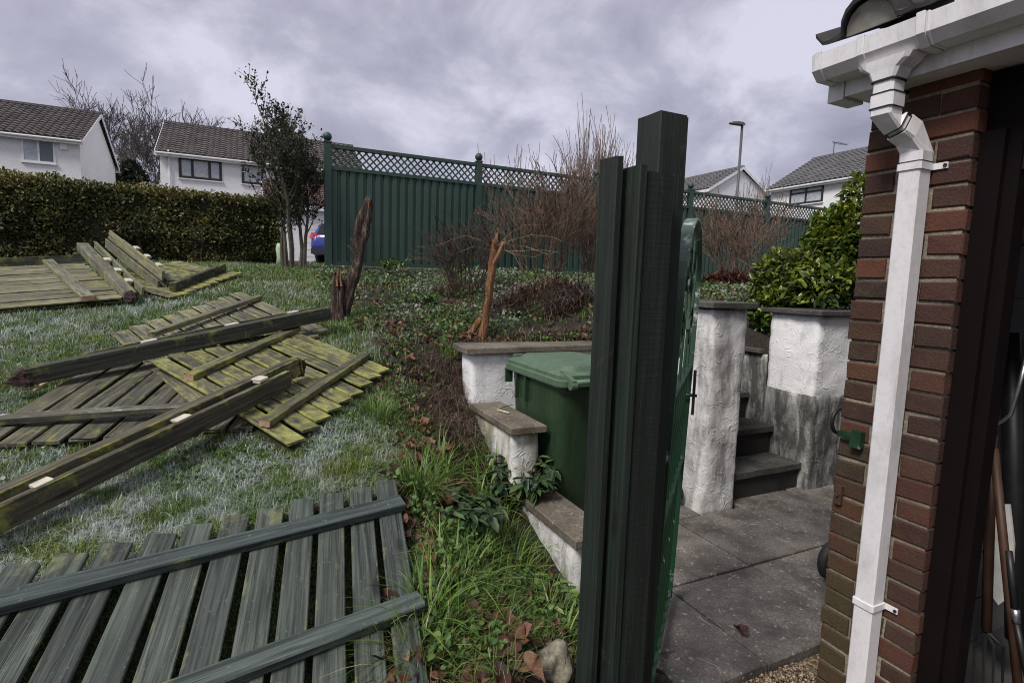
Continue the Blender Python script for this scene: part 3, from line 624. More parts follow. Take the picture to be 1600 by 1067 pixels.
upright('post', aN+.006, aN+.085, bN+.027, bN+.118, -.07, cN.z-.012, MT['post_sawn'], pb, lean)
upright('board', aN, aN+.088, bN, bN+.024, -.07, cN.z, MT['post_stand'], pb, lean)
pc = upright('fence_board', aL, aL+.078, bL-.002, bL+.019, -.0, cL.z, MT['post_stand'], None, lean); tag(pc, 'single dark green upright board leftmost among the standing posts', 'board')
# ------------------------------------------------------------------ open green metal gate
g0 = V3((.485, 1.66, 0)); gd = V3((math.sin(math.radians(21.6)), math.cos(math.radians(21.6)), 0)); gl = .86; gn = gd.cross(UP)
gt = thing('garden_gate', 'open green metal garden gate with chipped paint behind the dark posts', 'gate', g0)
def gp(s, z): return g0+gd*s+UP*z + (gn*-.045 + gd*.03)*((z-1.1)*.55)*(-1.0)
def strap(path, wd, th):          # flat bar: wide across the gate's plane
    m = MB(); rings = []
    for i, (s, z) in enumerate(path):
        s0, z0 = path[max(i-1, 0)]; s1, z1 = path[min(i+1, len(path)-1)]; dx, dz = s1-s0, z1-z0; q = math.hypot(dx, dz); nx, nz = -dz/q*th/2, dx/q*th/2
        rings.append([gp(s+nx, z+nz)+gn*wd/2, gp(s+nx, z+nz)-gn*wd/2, gp(s-nx, z-nz)-gn*wd/2, gp(s-nx, z-nz)+gn*wd/2])
    return m.loft(rings)
zt_ = 1.50; arch = [(0, .05), (0, zt_)] + [(gl/2-gl/2*math.cos(math.pi*t/16), zt_+.27*math.sin(math.pi*t/16)) for t in range(1, 16)] + [(gl, zt_), (gl, .05)]
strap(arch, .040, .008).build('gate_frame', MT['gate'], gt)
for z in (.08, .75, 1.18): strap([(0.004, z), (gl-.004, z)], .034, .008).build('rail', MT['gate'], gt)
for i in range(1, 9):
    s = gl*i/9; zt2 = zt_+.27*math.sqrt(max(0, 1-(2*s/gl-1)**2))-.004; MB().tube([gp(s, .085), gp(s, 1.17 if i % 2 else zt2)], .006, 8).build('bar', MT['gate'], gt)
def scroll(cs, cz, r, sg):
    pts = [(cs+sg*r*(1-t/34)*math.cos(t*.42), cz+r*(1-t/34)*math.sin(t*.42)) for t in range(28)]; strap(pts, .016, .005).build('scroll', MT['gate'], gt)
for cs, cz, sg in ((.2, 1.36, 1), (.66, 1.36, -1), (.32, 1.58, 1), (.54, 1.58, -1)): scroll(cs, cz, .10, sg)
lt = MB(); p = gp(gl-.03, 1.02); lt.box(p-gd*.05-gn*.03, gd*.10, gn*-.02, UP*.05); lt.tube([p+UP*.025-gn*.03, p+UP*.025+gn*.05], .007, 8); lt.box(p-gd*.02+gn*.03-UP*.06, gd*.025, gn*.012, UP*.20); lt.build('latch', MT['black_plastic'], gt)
# ------------------------------------------------------------------ wheelie bin
def rr(a0, a1, b0, b1, z, r, k=5):
    out = []
    for ca, cb, t0 in ((a1-r, b1-r, 0), (a0+r, b1-r, 90), (a0+r, b0+r, 180), (a1-r, b0+r, 270)):
        for i in range(k): t = math.radians(t0+90*i/(k-1)); out.append(AB(ca+r*math.cos(t), cb+r*math.sin(t), z))
    return out[::-1]
wb = thing('wheelie_bin', 'green wheelie bin with faded lid in the corner of the white wall', 'bin', AB(2.95, 1.83, 0))
A0, A1, B0, B1 = 2.585, 3.315, 1.558, 2.115
MB().loft([rr(A0+.09, A1-.13, B0+.05, B1-.05, .02, .05), rr(A0+.075, A1-.11, B0+.045, B1-.045, .10, .06), rr(A0+.02, A1-.035, B0+.015, B1-.015, .90, .06), rr(A0+.015, A1-.03, B0+.012, B1-.012, .955, .06)]).build('body', MT['bin_body'], wb, True)
MB().loft([rr(A0-.015, A1+.01, B0-.018, B1+.018, .945, .05), rr(A0-.02, A1+.015, B0-.022, B1+.022, .955, .05), rr(A0-.02, A1+.015, B0-.022, B1+.022, .985, .05), rr(A0-.01, A1+.005, B0-.014, B1+.014, .992, .05)]).build('rim', MT['bin_lid'], wb)
ld = MB().loft([rr(A0+.0, A1+.012, B0-.012, B1+.012, .993, .05), rr(A0+.0, A1+.012, B0-.012, B1+.012, 1.012, .05), rr(A0+.02, A1-.01, B0+.012, B1-.012, 1.022, .05), rr(A0+.04, A1-.04, B0+.04, B1-.04, 1.027, .06), rr(A0+.06, A1-.07, B0+.065, B1-.065, 1.055, .07), rr(A0+.16, A1-.18, B0+.13, B1-.13, 1.066, .08)]).build('lid', MT['bin_lid'], wb)
m = MB(); m.tube([AB(A0-.055, B0+.03, .985), AB(A0-.055, B1-.03, .985)], .014, 10); m.build('handle', MT['bin_lid'], wb, True)
for b0 in (B0+.02, B1-.05):
    m = MB(); m.loft([[AB(A0+.06, b0+s, 1.035) for s in (0, .03)]+[AB(A0+.07, b0+s, 1.015) for s in (.03, 0)], [AB(A0-.02, b0+s, 1.012) for s in (0, .03)]+[AB(A0-.015, b0+s, .985) for s in (.03, 0)], [AB(A0-.07, b0+s, .995) for s in (0, .03)]+[AB(A0-.066, b0+s, .965) for s in (.03, 0)]]); m.tube([AB(A0-.055, b0-.004, .968), AB(A0-.055, b0+.034, .968)], .024, 12); m.build('hinge', MT['bin_lid'], wb)
for a in (A1-.16, A1-.29): MB().box(AB(a, B0+.014, .945), EW*.018, EP*-.022, UP*-.17).build('rib', MT['bin_body'], wb)
MB().box(AB(A1-.02, B0-.016, .945), EW*.02, EP*.05, UP*-.09).build('rib', MT['bin_body'], wb)
MB().box(AB(A1+.02, B0+.05, .995), EW*-.05, EP*.06, UP*.045).build('lid_grip', MT['bin_lid'], wb)
def wheel(name, c, ax, r, w, par):
    rings = []; x = ax.orthogonal().normalized(); y = ax.cross(x)
    for q, s in ((.55, -.5), (.9, -.5), (1, -.3), (1, .3), (.9, .5), (.55, .5)): rings.append([c+ax*(w*s)+(x*math.cos(t*math.pi/12)+y*math.sin(t*math.pi/12))*r*q for t in range(24)])
    return MB().loft(rings).build(name, MT['rubber'], par, True)
for b in (B0+.02, B1-.02): wheel('wheel', AB(A0+.12, b, .10), EP, .10, .04, wb)
# other wheeled things half seen
c1 = at_a(1308, 820, 1.75); c2 = at_a(1311, 657, 1.75)
tr = thing('hand_trolley', 'black single-wheeled hand trolley peeping out behind the brick pier', 'trolley', V3((c1.x, c1.y, 0)))
w0 = V3((c1.x, c1.y, .11)); wheel('wheel', w0, EW, .11, .05, tr); m = MB(); m.tube([w0-EW*.05, w0+EW*.05], .012, 10); m.build('axle', MT['steel'], tr)
m = MB(); pts = [c2+EP*.20+UP*-.06]+[c2+EP*(-.055*math.sin(t))+UP*(-.062*math.cos(t)) for t in np.linspace(.1, math.pi-.1, 9)]+[c2+EP*.20+UP*.06]; m.tube(pts, .0105, 8); m.build('handle', MT['black_plastic'], tr, True)
m = MB(); m.tube([w0+EW*.045, w0+EW*.045+EP*.16+UP*.2, c2+EP*.20-UP*.07], .012, 8); m.tube([w0-EW*.045, w0-EW*.045+EP*.16+UP*.2, c2+EP*.20-UP*.07-EW*.03], .012, 8); m.build('frame', MT['black_plastic'], tr)
c = at_b(1049, 774, 2.66); wheel('spare_wheel', V3((c.x, c.y, .085)), (EP*.9+EW*.3).normalized(), .085, .05, None); tag(bpy.data.objects['spare_wheel'], 'small black wheel at the foot of the stained white wall', 'wheel')
# ------------------------------------------------------------------ tools inside the garage doorway
def shaft(name, pa, pb, r, mat, par=None): return MB().tube([pa, lerp(pa, pb, .5), pb], r, 8).build(name, mat, par, True)
fk = thing('garden_fork', 'garden fork with wooden shaft leaning inside the dark doorway', 'fork', at_b(1545, 1060, 2.42))
shaft('shaft', at_b(1552, 640, 2.52), at_b(1541, 985, 2.42), .016, MT['ash_wood'], fk)
m = MB(); 
for i in range(4): x0 = 1523+i*15; m.tube([at_b(1541, 985, 2.42), at_b(x0, 1010, 2.42), at_b(x0-2, 1075, 2.41)], [.008, .006, .004], 6)
m.build('tines', MT['rubber'], fk)
shaft('hoe', at_b(1553, 700, 2.36), at_b(1592, 1085, 2.30), .0135, MT['ash_wood']); tag(bpy.data.objects['hoe'], 'rusty brown wooden hoe shaft slanting across the doorway', 'hoe')
m = MB(); m.tube([at_b(1604, 560, 2.36), at_b(1592, 605, 2.36), at_b(1579, 648, 2.36), at_b(1568, 657, 2.36), at_b(1558, 662, 2.36), at_b(1554, 682, 2.36)], .0065, 8); tag(m.build('steel_crook', MT['steel'], None, True), 'cranked bright steel rod hanging inside the doorway', 'rod')
m = MB(); P_ = [at_b(u, v, 2.62) for u, v in ((1540, 788), (1577, 788), (1584, 850), (1580, 930), (1560, 945), (1549, 930), (1543, 850))]; m.loft([P_, [p+EP*.012 for p in P_]]); sh = tag(m.build('shovel', MT['white_blade']), 'scuffed white plastic shovel blade standing in the garage', 'shovel')
shaft('post', at_b(1580, 520, 2.75), at_b(1588, 1000, 2.7), .035, MT['black_plastic']); x = bpy.data.objects['post.002' if 'post.002' in bpy.data.objects else 'post']
tag(x, 'thick black pole standing against the whitewashed garage wall', 'pole'); x.name = 'black_pole'
po = thing('pruning_pole', 'black telescopic pole with steel collars at the picture edge', 'pole', at_b(1605, 1040, 2.3))
shaft('grip', at_b(1576, 860, 2.33), at_b(1586, 950, 2.31), .011, MT['black_plastic'], po); shaft('collar', at_b(1586, 951, 2.31), at_b(1588, 972, 2.31), .013, MT['steel'], po); shaft('tube', at_b(1588, 973, 2.31), at_b(1606, 1060, 2.30), .010, MT['black_plastic'], po)
# ------------------------------------------------------------------ fallen fence panels and posts
FOOT = []      # plan outlines of panels, so that grass stays low under them
WOODB = (MT['cut_wood'], MT['cut_pale'])
# panel in the foreground
d1 = ray(528, 160).normalized(); d2 = ray(1987, 444).normalized(); nF = d2.cross(d1).normalized(); pF = at_y(600, 770, 2.3)
PF = lambda u, v: at_plane(u, v, pF, nF)
fp = thing('fallen_fence_panel', 'slate green fence panel lying flat in the foreground, two rails uppermost', 'fence panel', PF(350, 1000)-nF*.05, 'fallen fence panels')
tops = [(-118, 948), (-36, 927), (36, 885), (116, 869), (187, 852), (253, 838), (314, 824), (371, 811), (424, 798), (473, 785), (519, 776), (562, 766), (603, 755)]
for i, (u, v) in enumerate(tops):
    p = PF(u, v); dr = (d1+d2*random.uniform(-.008, .008)).normalized()
    board('slat', p, p-dr*1.8, .091+random.uniform(-.003, .003), .017, nF, MT['wood_front'], fp, .006, .010)
r1a, r1b = PF(-190, 1003), PF(627, 797); r2a, r2b = PF(160, 1142), PF(655, 952)
for a, b in ((r1a, r1b), (r2a, r2b)): board('rail', a+nF*.0185, b+nF*.0185, .070, .036, nF, MT['rail_front'], fp, .002, .01)
FOOT.append([PF(-150, 960), PF(630, 757), PF(625, 757)-d1*1.8, PF(-150, 960)-d1*1.8])
def slat_panel(name, label, P0, P1, P2, ns, wd, mat, rails, rmat, group='fallen fence panels', tk=.016, cut=True, rw=.068, rh=.038):
    """P0 corner, P1 far end of the first slat, P2 corner across the slats"""
    s = P1-P0; t = P2-P0; n = s.cross(t).normalized(); wd = (t-s.normalized()*t.dot(s.normalized())).length/ns*.83
    if n.z < 0: n = -n
    o = thing(name, label, 'fence panel', (P0+P1+P2)/3-n*.03, group)
    for i in range(ns):
        f = (i+.5)/ns; j = random.uniform(-.012, .012); q = P0+t*f+s.normalized()*j
        board('slat', q, q+s+t.normalized()*random.uniform(-.012, .012)+n*random.uniform(0, .004), wd+random.uniform(-.004, .004), tk, n, mat, o, .008, .012)
    for f, e0, e1 in rails:
        q0 = P0+s*f-t.normalized()*e0+n*(tk+.005); q1 = P0+s*f+t+t.normalized()*e1+n*(tk+.005)
        r = board('rail', q0, q1, rw, rh, n, rmat, o, .003, .01)
        if cut: 
            x = (q1-q0).normalized(); y = n.cross(x); board('cut_end', q0-x*.0035, q0-x*.0005, rw*.92, rh*.88, n, MT['cut_wood'], r, 0, 0, [0, .003])
    FOOT.append([P0, P1, P1+t, P2]); return o
# mossy panel in the middle of the lawn
PA0, PA1, PA2 = ground(452, 700, .06), ground(238, 570, .10), ground(606, 577, .05)
slat_panel('fallen_fence_panel', 'mossy yellow-green fence panel under both long posts mid-lawn', PA0, PA1, PA2, 9, .098, MT['wood_mossy'], ((.155, -.02, .0), (.70, -.03, .0)), MT['rail_mossy'])
# dark panel at the left, mostly below the long posts
PB0, PB1, PB2 = ground(-70, 703, .045), ground(190, 545, .05), ground(400, 672, .02)
slat_panel('fallen_fence_panel', 'dark frosted fence panel between the two long posts, at left edge', PB0, PB1, PB2, 9, .155, MT['wood_grey'], (), MT['rail_grey'])
x = bpy.data.objects['fallen_fence_panel.002']
q0, q1 = ground(0, 661, .065), ground(330, 640, .075); nB = (PB1-PB0).cross(PB2-PB0).normalized(); nB = nB if nB.z > 0 else -nB
board('rail', q0, q1, .062, .040, nB, MT['rail_grey'], x, .003, .01)
# pale panel behind the upper post
PC0, PC1, PC2 = ground(172, 526, .03), ground(300, 640, .05), ground(376, 458, .05)
pC = slat_panel('fallen_fence_panel', 'pale frosted fence panel sticking out behind the upper long post', PC0, PC1, PC2, 9, .115, MT['wood_pale'], (), MT['rail_pale'])
q0, q1 = ground(236, 527, .08), ground(405, 468, .07); nC = (PC1-PC0).cross(PC2-PC0).normalized(); nC = nC if nC.z > 0 else -nC
board('rail', q0, q1, .06, .04, nC, MT['rail_pale'], pC, .003, .01)
# panel at the far left
PD0, PD1, PD2 = ground(196, 468, .07), ground(-130, 494, .07), ground(131, 413, .10)
pD = slat_panel('fallen_fence_panel', 'weathered fence panel lying near the hedge, cut by the left edge', PD0, PD1, PD2, 11, .105, MT['wood_pale'], (), MT['rail_pale'])
nD = (PD1-PD0).cross(PD2-PD0).normalized(); nD = nD if nD.z > 0 else -nD
q0, q1 = at_plane(139, 470, PD0+nD*.022, nD), at_plane(76, 411, PD0+nD*.022, nD)
r = board('rail', q0, q1, .105, .045, nD, MT['rail_pale'], pD, .003, .008); xx = (q1-q0).normalized(); board('cut_end', q0-xx*.004, q0-xx*.0008, .098, .041, nD, MT['cut_wood'], r, 0, 0, [0, .003])
g0_, g1_ = ground(-60, 419, .02), ground(152, 411, .02); board('edge_board', g0_, g1_, .03, .11, UP, MT['post_dark'], pD, .003)
# small panel right of the pile
PE0, PE1, PE2 = ground(268, 468, .03), ground(160, 440, .05), ground(376, 428, .05)
pE = slat_panel('fallen_fence_panel', 'yellow-tipped fence panel right of the leaning pile, near the hedge', PE0, PE1, PE2, 10, .10, MT['wood_mossy'], (), MT['post_dark'])
nE = (PE1-PE0).cross(PE2-PE0).normalized(); nE = nE if nE.z > 0 else -nE
q0, q1 = at_plane(270, 455, PE0+nE*.022, nE), at_plane(350, 423, PE0+nE*.022, nE); board('rail', q0, q1, .06, .085, nE, MT['post_dark'], pE, .003, .006)
def rot_end(p, d, up, w, h, L, par, seed):
    """crumbling rotten end of a post, p = middle of the end face"""
    y = up.cross(d).normalized(); up = d.cross(y); m = MB(); rings = []
    for i in range(7):
        t = i/6; sc = 1.04-.75*t**1.6; ring = []
        for k in range(14):
            th = 2*math.pi*k/14; c, s = math.cos(th), math.sin(th); q = max(abs(c), abs(s)); j = 1+.45*noise.noise(V3((c*2.2, s*2.2, t*3+seed)))
            ring.append(p+d*(L*t*(.75+.5*noise.noise(V3((c*3, s*3, seed)))))+(y*(c/q)*w/2+up*(s/q)*h/2)*sc*j)
        rings.append(ring)
    return m.loft(rings).build('rotten_end', MT['rotten'], par)
def fallen_post(name, label, pa, pb, parts, blocks=(), rot=None, up=UP, group='fallen fence posts'):
    """parts: (part name, side offset, height offset, width, height, start, end past pb, material)"""
    x = (pb-pa).normalized(); L = (pb-pa).length; y = up.cross(x).normalized(); n = x.cross(y)
    o = thing(name, label, 'post', (pa+pb)/2, group); last = None
    for (nm, sy, sz, w, h, s0, s1, mat) in parts:
        q = pa+y*(sy+w/2)+n*sz; b = board(nm, q+x*s0, q+x*(L+s1), w, h, n, mat, o, .003, .012)
        if nm == 'post': last = (b, q, w, h, s0, s1)
    for (s, sy, w, sz, ln, tk) in blocks: board('spacer_block', pa+x*s+y*(sy+w/2)+n*sz, pa+x*(s+ln)+y*(sy+w/2)+n*sz, w, tk, n, MT['cut_pale'], o, 0, .004)
    if rot:
        b, q, w, h, s0, s1 = last
        if rot == 'start': rot_end(q+x*(s0+.02)+n*h/2, -x, n, w*1.02, h*1.02, .13, b, 3.)
        else: rot_end(q+x*(L+s1-.02)+n*h/2, x, n, w*1.02, h*1.02, .10, b, 8.)
    return o
pa, pb = ground(-60, 866, .07), ground(458, 604, .12)
LA = (pb-pa).length
fallen_post('fallen_post', 'long mossy post with board nailed alongside, lowest on the lawn pile', pa, pb,
    [('board', 0, 0, .032, .098, 0, 0, MT['post_brown']), ('post', .062, .012, .07, .108, 0, .16, MT['post_brown'])],
    [(LA*.165, .012, .06, .092, .06, .012), (LA*.54, .012, .06, .092, .075, .012), (LA*.86, .01, .07, .10, .06, .02)], 'end')
pa, pb = ground(47, 603, .10), ground(519, 499, .13); LB = (pb-pa).length
fallen_post('fallen_post', 'long dark post with yellow moss and a torn left end, uppermost on the pile', pa, pb,
    [('post', 0, 0, .105, .10, 0, 0, MT['post_dark']), ('board', .155, .01, .024, .095, .30, -.05, MT['post_brown'])],
    [(LB*.32, .105, .055, .095, .085, .012), (LB*.60, .105, .055, .095, .085, .012), (LB*.85, .105, .055, .095, .07, .012)], 'start')
# the leaning pile by the hedge
pn = ground(214, 470, .03); pf = at_y(138, 392, pn.y+1.15)
fallen_post('fallen_post', 'lichen covered post with rotten foot leaning on the pile by the hedge', pn, pf,
    [('post', 0, 0, .11, .09, 0, 0, MT['post_lichen']), ('board', -.085, .02, .024, .085, .10, .04, MT['post_lichen'])],
    [(.35, -.062, .062, .075, .09, .02), (.72, -.062, .062, .075, .09, .02), (1.12, -.062, .062, .075, .09, .02)], 'start', UP)
pn = ground(269, 452, .02); pf = at_y(186, 386, pn.y+1.05)
fallen_post('fallen_post', 'grey post with two wide boards leaning up beside the lichen covered post', pn, pf,
    [('post', -.05, 0, .10, .10, 0, 0, MT['post_lichen']), ('board', .075, .085, .024, .11, .02, .05, MT['post_lichen']), ('board', .11, -.03, .024, .11, .04, .05, MT['post_lichen'])],
    [(.2, .03, .05, .19, .09, .02), (.55, .03, .05, .19, .09, .02), (.9, .03, .05, .19, .09, .02)], None, UP)
# ------------------------------------------------------------------ green boundary fence
fb = math.radians(61.7); FD = V3((math.sin(fb), math.cos(fb), 0)); FN = V3((-FD.y, FD.x, 0)); FN = FN if FN.y < 0 else -FN
F0 = at_y(513, 415, 8.0); NP = 7; PW = 2.35
fz = lambda k: 1.655+.022*k
fe = thing('boundary_fence', 'tall dark green metal fence with lattice top and ball finials', 'fence', F0)
for k in range(NP):
    c = V3((F0.x, F0.y, fz(k)-.05))+FD*(PW*k); m = MB(); m.box(c-FD*.045-FN*.045, FD*.09, FN*.09, UP*1.79); m.box(c-FD*.052-FN*.052+UP*1.791, FD*.104, FN*.104, UP*.02); po = m.build('post', MT['fence_post'], fe)
    m = MB(); rings = []; cc = c+UP*1.875
    for i in range(9): t = -math.pi/2+math.pi*i/8; r = max(.002, .062*math.cos(t)); rings.append([cc+UP*(.062*math.sin(t))+(FD*math.cos(q*math.pi/7)+FN*math.sin(q*math.pi/7))*r for q in range(14)])
    m.loft(rings); m.tube([c+UP*1.811, c+UP*1.83], .03, 12); m.build('finial', MT['fence_post'], po, True)
for k in range(NP-1):
    z0, z1 = fz(k), fz(k+1); A = V3((F0.x, F0.y, 0))+FD*(PW*k+.047); D = FD*(PW-.094); Z = UP*(z1-z0)
    for h0, h1, dp_ in ((1.675, 1.725, .03), (1.375, 1.425, .03), (.03, .08, .02)):
        MB().box(A+UP*(z0+h0)-FN*dp_, D+Z, FN*dp_*2, UP*(h1-h0)).build('rail', MT['fence_green'], fe)
    nb = 18
    for i in range(nb):
        p = A+D*(i/nb)+UP*(z0+(z1-z0)*i/nb); w = D*(1/nb); ln = w.length; e = w.normalized()
        pr = [(0, -.012), (.012, .014), (ln*.62, .016), (ln*.72, -.006), (ln, -.008), (ln, -.014), (0, -.018)]
        r0 = [p+e*x+FN*y+UP*.05 for x, y in pr]; MB().loft([r0, [q+UP*1.33 for q in r0]]).build('board', MT['fence_green'], fe)
    m = MB(); hz = .25; st_ = .104; zb = 1.425
    for sgn in (1, -1):
        x = -hz
        while x < PW-.094:
            xa, xb = max(0, x), min(PW-.094, x+hz)
            if xb-xa > .02:
                fa, fb_ = (xa-x)/hz, (xb-x)/hz
                if sgn < 0: fa, fb_ = 1-fa, 1-fb_
                q0 = A+FD*xa+UP*(z0+zb+hz*fa)+Z*(xa/PW); q1 = A+FD*xb+UP*(z0+zb+hz*fb_)+Z*(xb/PW); dd = (q1-q0); nn = dd.cross(FN).normalized()*.022
                m.box(q0-nn*.5+FN*(.0012 if sgn > 0 else -.0072), dd, nn, FN*.006)
            x += st_
    tag(m.build('lattice', MT['fence_green'], fe), kind='stuff')
# ------------------------------------------------------------------ plants: vectorised leaves and blades
def unit(a): return a/np.maximum(1e-9, np.linalg.norm(a, axis=1, keepdims=True))
def rdir(n, up=0.): d = rng.normal(size=(n, 3)); d = unit(d); d[:, 2] += up; return unit(d)
def leaves(C, D, N, S, asp=.42, fold=.12, curl=0.):
    D = unit(D); N = unit(N-D*(N*D).sum(1, keepdims=True)); T = np.cross(D, N); S = np.asarray(S)[:, None]
    P = [C, C+D*S*.28+T*S*asp*.8+N*S*fold, C+D*S*.68+T*S*asp*.72+N*S*(fold-curl*.4), C+D*S-N*S*curl, C+D*S*.68-T*S*asp*.72+N*S*(fold-curl*.4), C+D*S*.28-T*S*asp*.8+N*S*fold]
    V = np.stack(P, 1).reshape(-1, 3); b = (np.arange(len(C))*6)[:, None]; Fc = np.concatenate([b+[0, 1, 2, 3], b+[0, 3, 4, 5]], 1).reshape(-1, 4); return V, Fc
def blades(B, az, L, bend, w, segs=3, up=None):
    n = len(B); h = np.stack([np.cos(az), np.sin(az), np.zeros(n)], 1); s = np.stack([-np.sin(az), np.cos(az), np.zeros(n)], 1)
    out = []; tt = []
    for k in range(segs+1):
        t = k/segs; f = np.asarray(bend)[:, None]*t*t; z = np.sin(np.clip(np.asarray(bend)*1.1, 0, 2.2)*t)/np.maximum(.3, np.clip(np.asarray(bend)*1.1, 0, 2.2)) if False else (t-.45*np.asarray(bend)*t*t)
        c = B+h*f*.62*np.asarray(L)[:, None]+np.array([0, 0, 1.])*(z*np.asarray(L))[:, None]; ww = (np.asarray(w)*(1-t*.92))[:, None]*.5
        out += [c-s*ww, c+s*ww]; tt += [t, t]
    V = np.stack(out, 1).reshape(-1, 3); m = 2*(segs+1); b = (np.arange(n)*m)[:, None]
    Fc = np.concatenate([b+[2*k, 2*k+1, 2*k+3, 2*k+2] for k in range(segs)], 1).reshape(-1, 4)
    return V, Fc, np.tile(np.array(tt), n)
def npts(poly): return np.array([(p.x, p.y) for p in poly])
def inside(px, py, poly):
    q = npts(poly); r = np.zeros(len(px), bool); j = len(q)-1
    for i in range(len(q)):
        c = ((q[i, 1] > py) != (q[j, 1] > py)) & (px < (q[j, 0]-q[i, 0])*(py-q[i, 1])/(q[j, 1]-q[i, 1]+1e-12)+q[i, 0]); r ^= c; j = i
    return r
def vnoise(x, y, s, seed):
    x = x*s+seed*13.1; y = y*s+seed*7.7; i = np.floor(x).astype(int); j = np.floor(y).astype(int); fx = x-i; fy = y-j; fx = fx*fx*(3-2*fx); fy = fy*fy*(3-2*fy)
    def h(a, b): v = np.sin(a*127.1+b*311.7+seed)*43758.5453; return v-np.floor(v)
    return (h(i, j)*(1-fx)+h(i+1, j)*fx)*(1-fy)+(h(i, j+1)*(1-fx)+h(i+1, j+1)*fx)*fy
FR = [(ground(u, v), r, k) for u, v, r, k in ((40, 515, .55, 1.), (140, 500, .5, .8), (300, 458, .4, .9), (250, 475, .35, .9), (60, 745, .4, 1.), (180, 735, .35, 1.), (330, 720, .32, 1.), (390, 705, .25, 1.), (250, 800, .3, .8), (120, 800, .3, .8), (30, 560, .3, .7), (420, 450, .4, .5), (520, 690, .2, .5), (480, 760, .25, .3), (90, 850, .3, .5))]
def frost_at(x, y):
    f = np.zeros(len(x))
    for p, r, k in FR: f = np.maximum(f, k*np.exp(-((x-p.x)**2+(y-p.y)**2)/(r*r)))
    fine = np.clip(.75*vnoise(x, y, 13, 3)+.6*vnoise(x, y, 31, 33)-.42, 0, 1)
    return np.clip(fine*(.60+1.5*f)*(.5+1.0*vnoise(x, y, 1.6, 5)), 0, 1)
def lawn():
    n = 300000; y = 1.15*np.exp(rng.random(n)*math.log(9.6/1.15)); lo = -1.02*y-.35; hi = np.interp(y, BEDX, BEDL)+.12+rng.normal(0, .12, n); x = lo+(hi-lo)*rng.random(n)
    keep = vnoise(x, y, 2.3, 1)+.5*vnoise(x, y, 7, 2) > .28*rng.random(n)+.1; x, y = x[keep], y[keep]; n = len(x)
    L = rng.uniform(.018, .05, n)*(.7+.7*vnoise(x, y, 1.9, 4))*np.clip(.75+.06*y, 0, 1.2); under = np.zeros(n, bool)
    for poly in FOOT: under |= inside(x, y, poly)
    L[under] *= .42
    B = np.stack([x, y, tz(x, y)-.006], 1); fr = np.clip(frost_at(x, y)*1.25, 0, 1)*(1-.6*under)
    az = rng.random(n)*6.283; bend = rng.uniform(.3, 1.9, n); w = rng.uniform(.0028, .0058, n)*np.clip(.6+.22*y, .8, 2.2)
    V, Fc, tip = blades(B, az, L*1.35, bend, w, 2)
    o = place('lawn_grass', V, Fc, MT['grass'], None, False, {'cv': np.repeat(rng.random(n)*.7+.3*vnoise(x, y, 4, 6), 6), 'tip': tip, 'frost': np.repeat(fr, 6)}, V3((0, 0, 0))); tag(o, 'short matted lawn grass with patches of white frost', 'grass', kind='stuff')
    n = 26000; y = 1.2*np.exp(rng.random(n)*math.log(8.8/1.2)); lo = -1.02*y-.3; hi = np.interp(y, BEDX, BEDL)+.1; x = lo+(hi-lo)*rng.random(n); k = vnoise(x, y, 3.4, 61)+.4*vnoise(x, y, 11, 62) > .72+.2*rng.random(n)
    for poly in FOOT: k &= ~inside(x, y, poly)
    x, y = x[k], y[k]; n = len(x); V, Fc = leaves(np.stack([x, y, tz(x, y)+rng.uniform(.004, .03, n)], 1), rdir(n, .1), rdir(n, 1.5), rng.uniform(.010, .024, n), .5, .08, .1)
    o = place('lawn_weeds', V, Fc, MT['weed'], None, False, {'cv': np.repeat(np.clip(rng.normal(.45, .25, n), 0, 1), 6), 'tip': np.repeat(rng.random(n)*.8, 6)}, V3((0, 0, 0))); tag(o, 'small clover and moss leaves in the lawn', 'weeds', kind='stuff')
    # long pale frosted straws lying on the lawn
    n = 500; k = rng.integers(0, len(FR), n); x = np.array([FR[i][0].x for i in k])+rng.normal(0, .22, n); y = np.array([FR[i][0].y for i in k])+rng.normal(0, .16, n)
    ok = np.ones(n, bool)
    for poly in FOOT: ok &= ~inside(x, y, poly)
    ok &= y > 1.2
    x, y = x[ok], y[ok]; n = len(x); B = np.stack([x, y, tz(x, y)+.012], 1); V, Fc, tip = blades(B, rng.random(n)*6.28, rng.uniform(.025, .075, n), rng.uniform(1.3, 2.1, n), rng.uniform(.002, .0035, n)*np.clip(.4+.25*y, .7, 2), 3)
    o = place('frosted_straw', V, Fc, MT['grass'], None, False, {'cv': np.repeat(rng.uniform(.5, 1, n), 8), 'tip': np.ones(len(tip)), 'frost': np.repeat(rng.uniform(.3, 1, n), 8)}, V3((0, 0, 0))); tag(o, 'pale frosted straws lying loose on the lawn', 'grass', kind='stuff')
lawn()
def in_bed(n, seed=0):
    """random points on the planted bank and bed"""
    y = 1.25*np.exp(rng.random(n)*math.log(10.5/1.25)); lo = np.interp(y, BEDX, BEDL)-.1; hi = .9*y+.2; x = lo+(hi-lo)*rng.random(n)
    a = x*EW.x+y*EW.y; b = x*EP.x+y*EP.y
    fd = (x-F0.x)*FN.x+(y-F0.y)*FN.y                      # in front of the boundary fence
    ok = ~((b > 1.32) & (a < 3.64)) & ~((b > 2.74) & (a < 3.68)) & ~((b > 3.0) & (b < 4.1) & (a < 4.3)) & (fd > .06) & (a > .9)
    ok &= ~((b > .70) & (a < 1.5))
    return x[ok], y[ok]
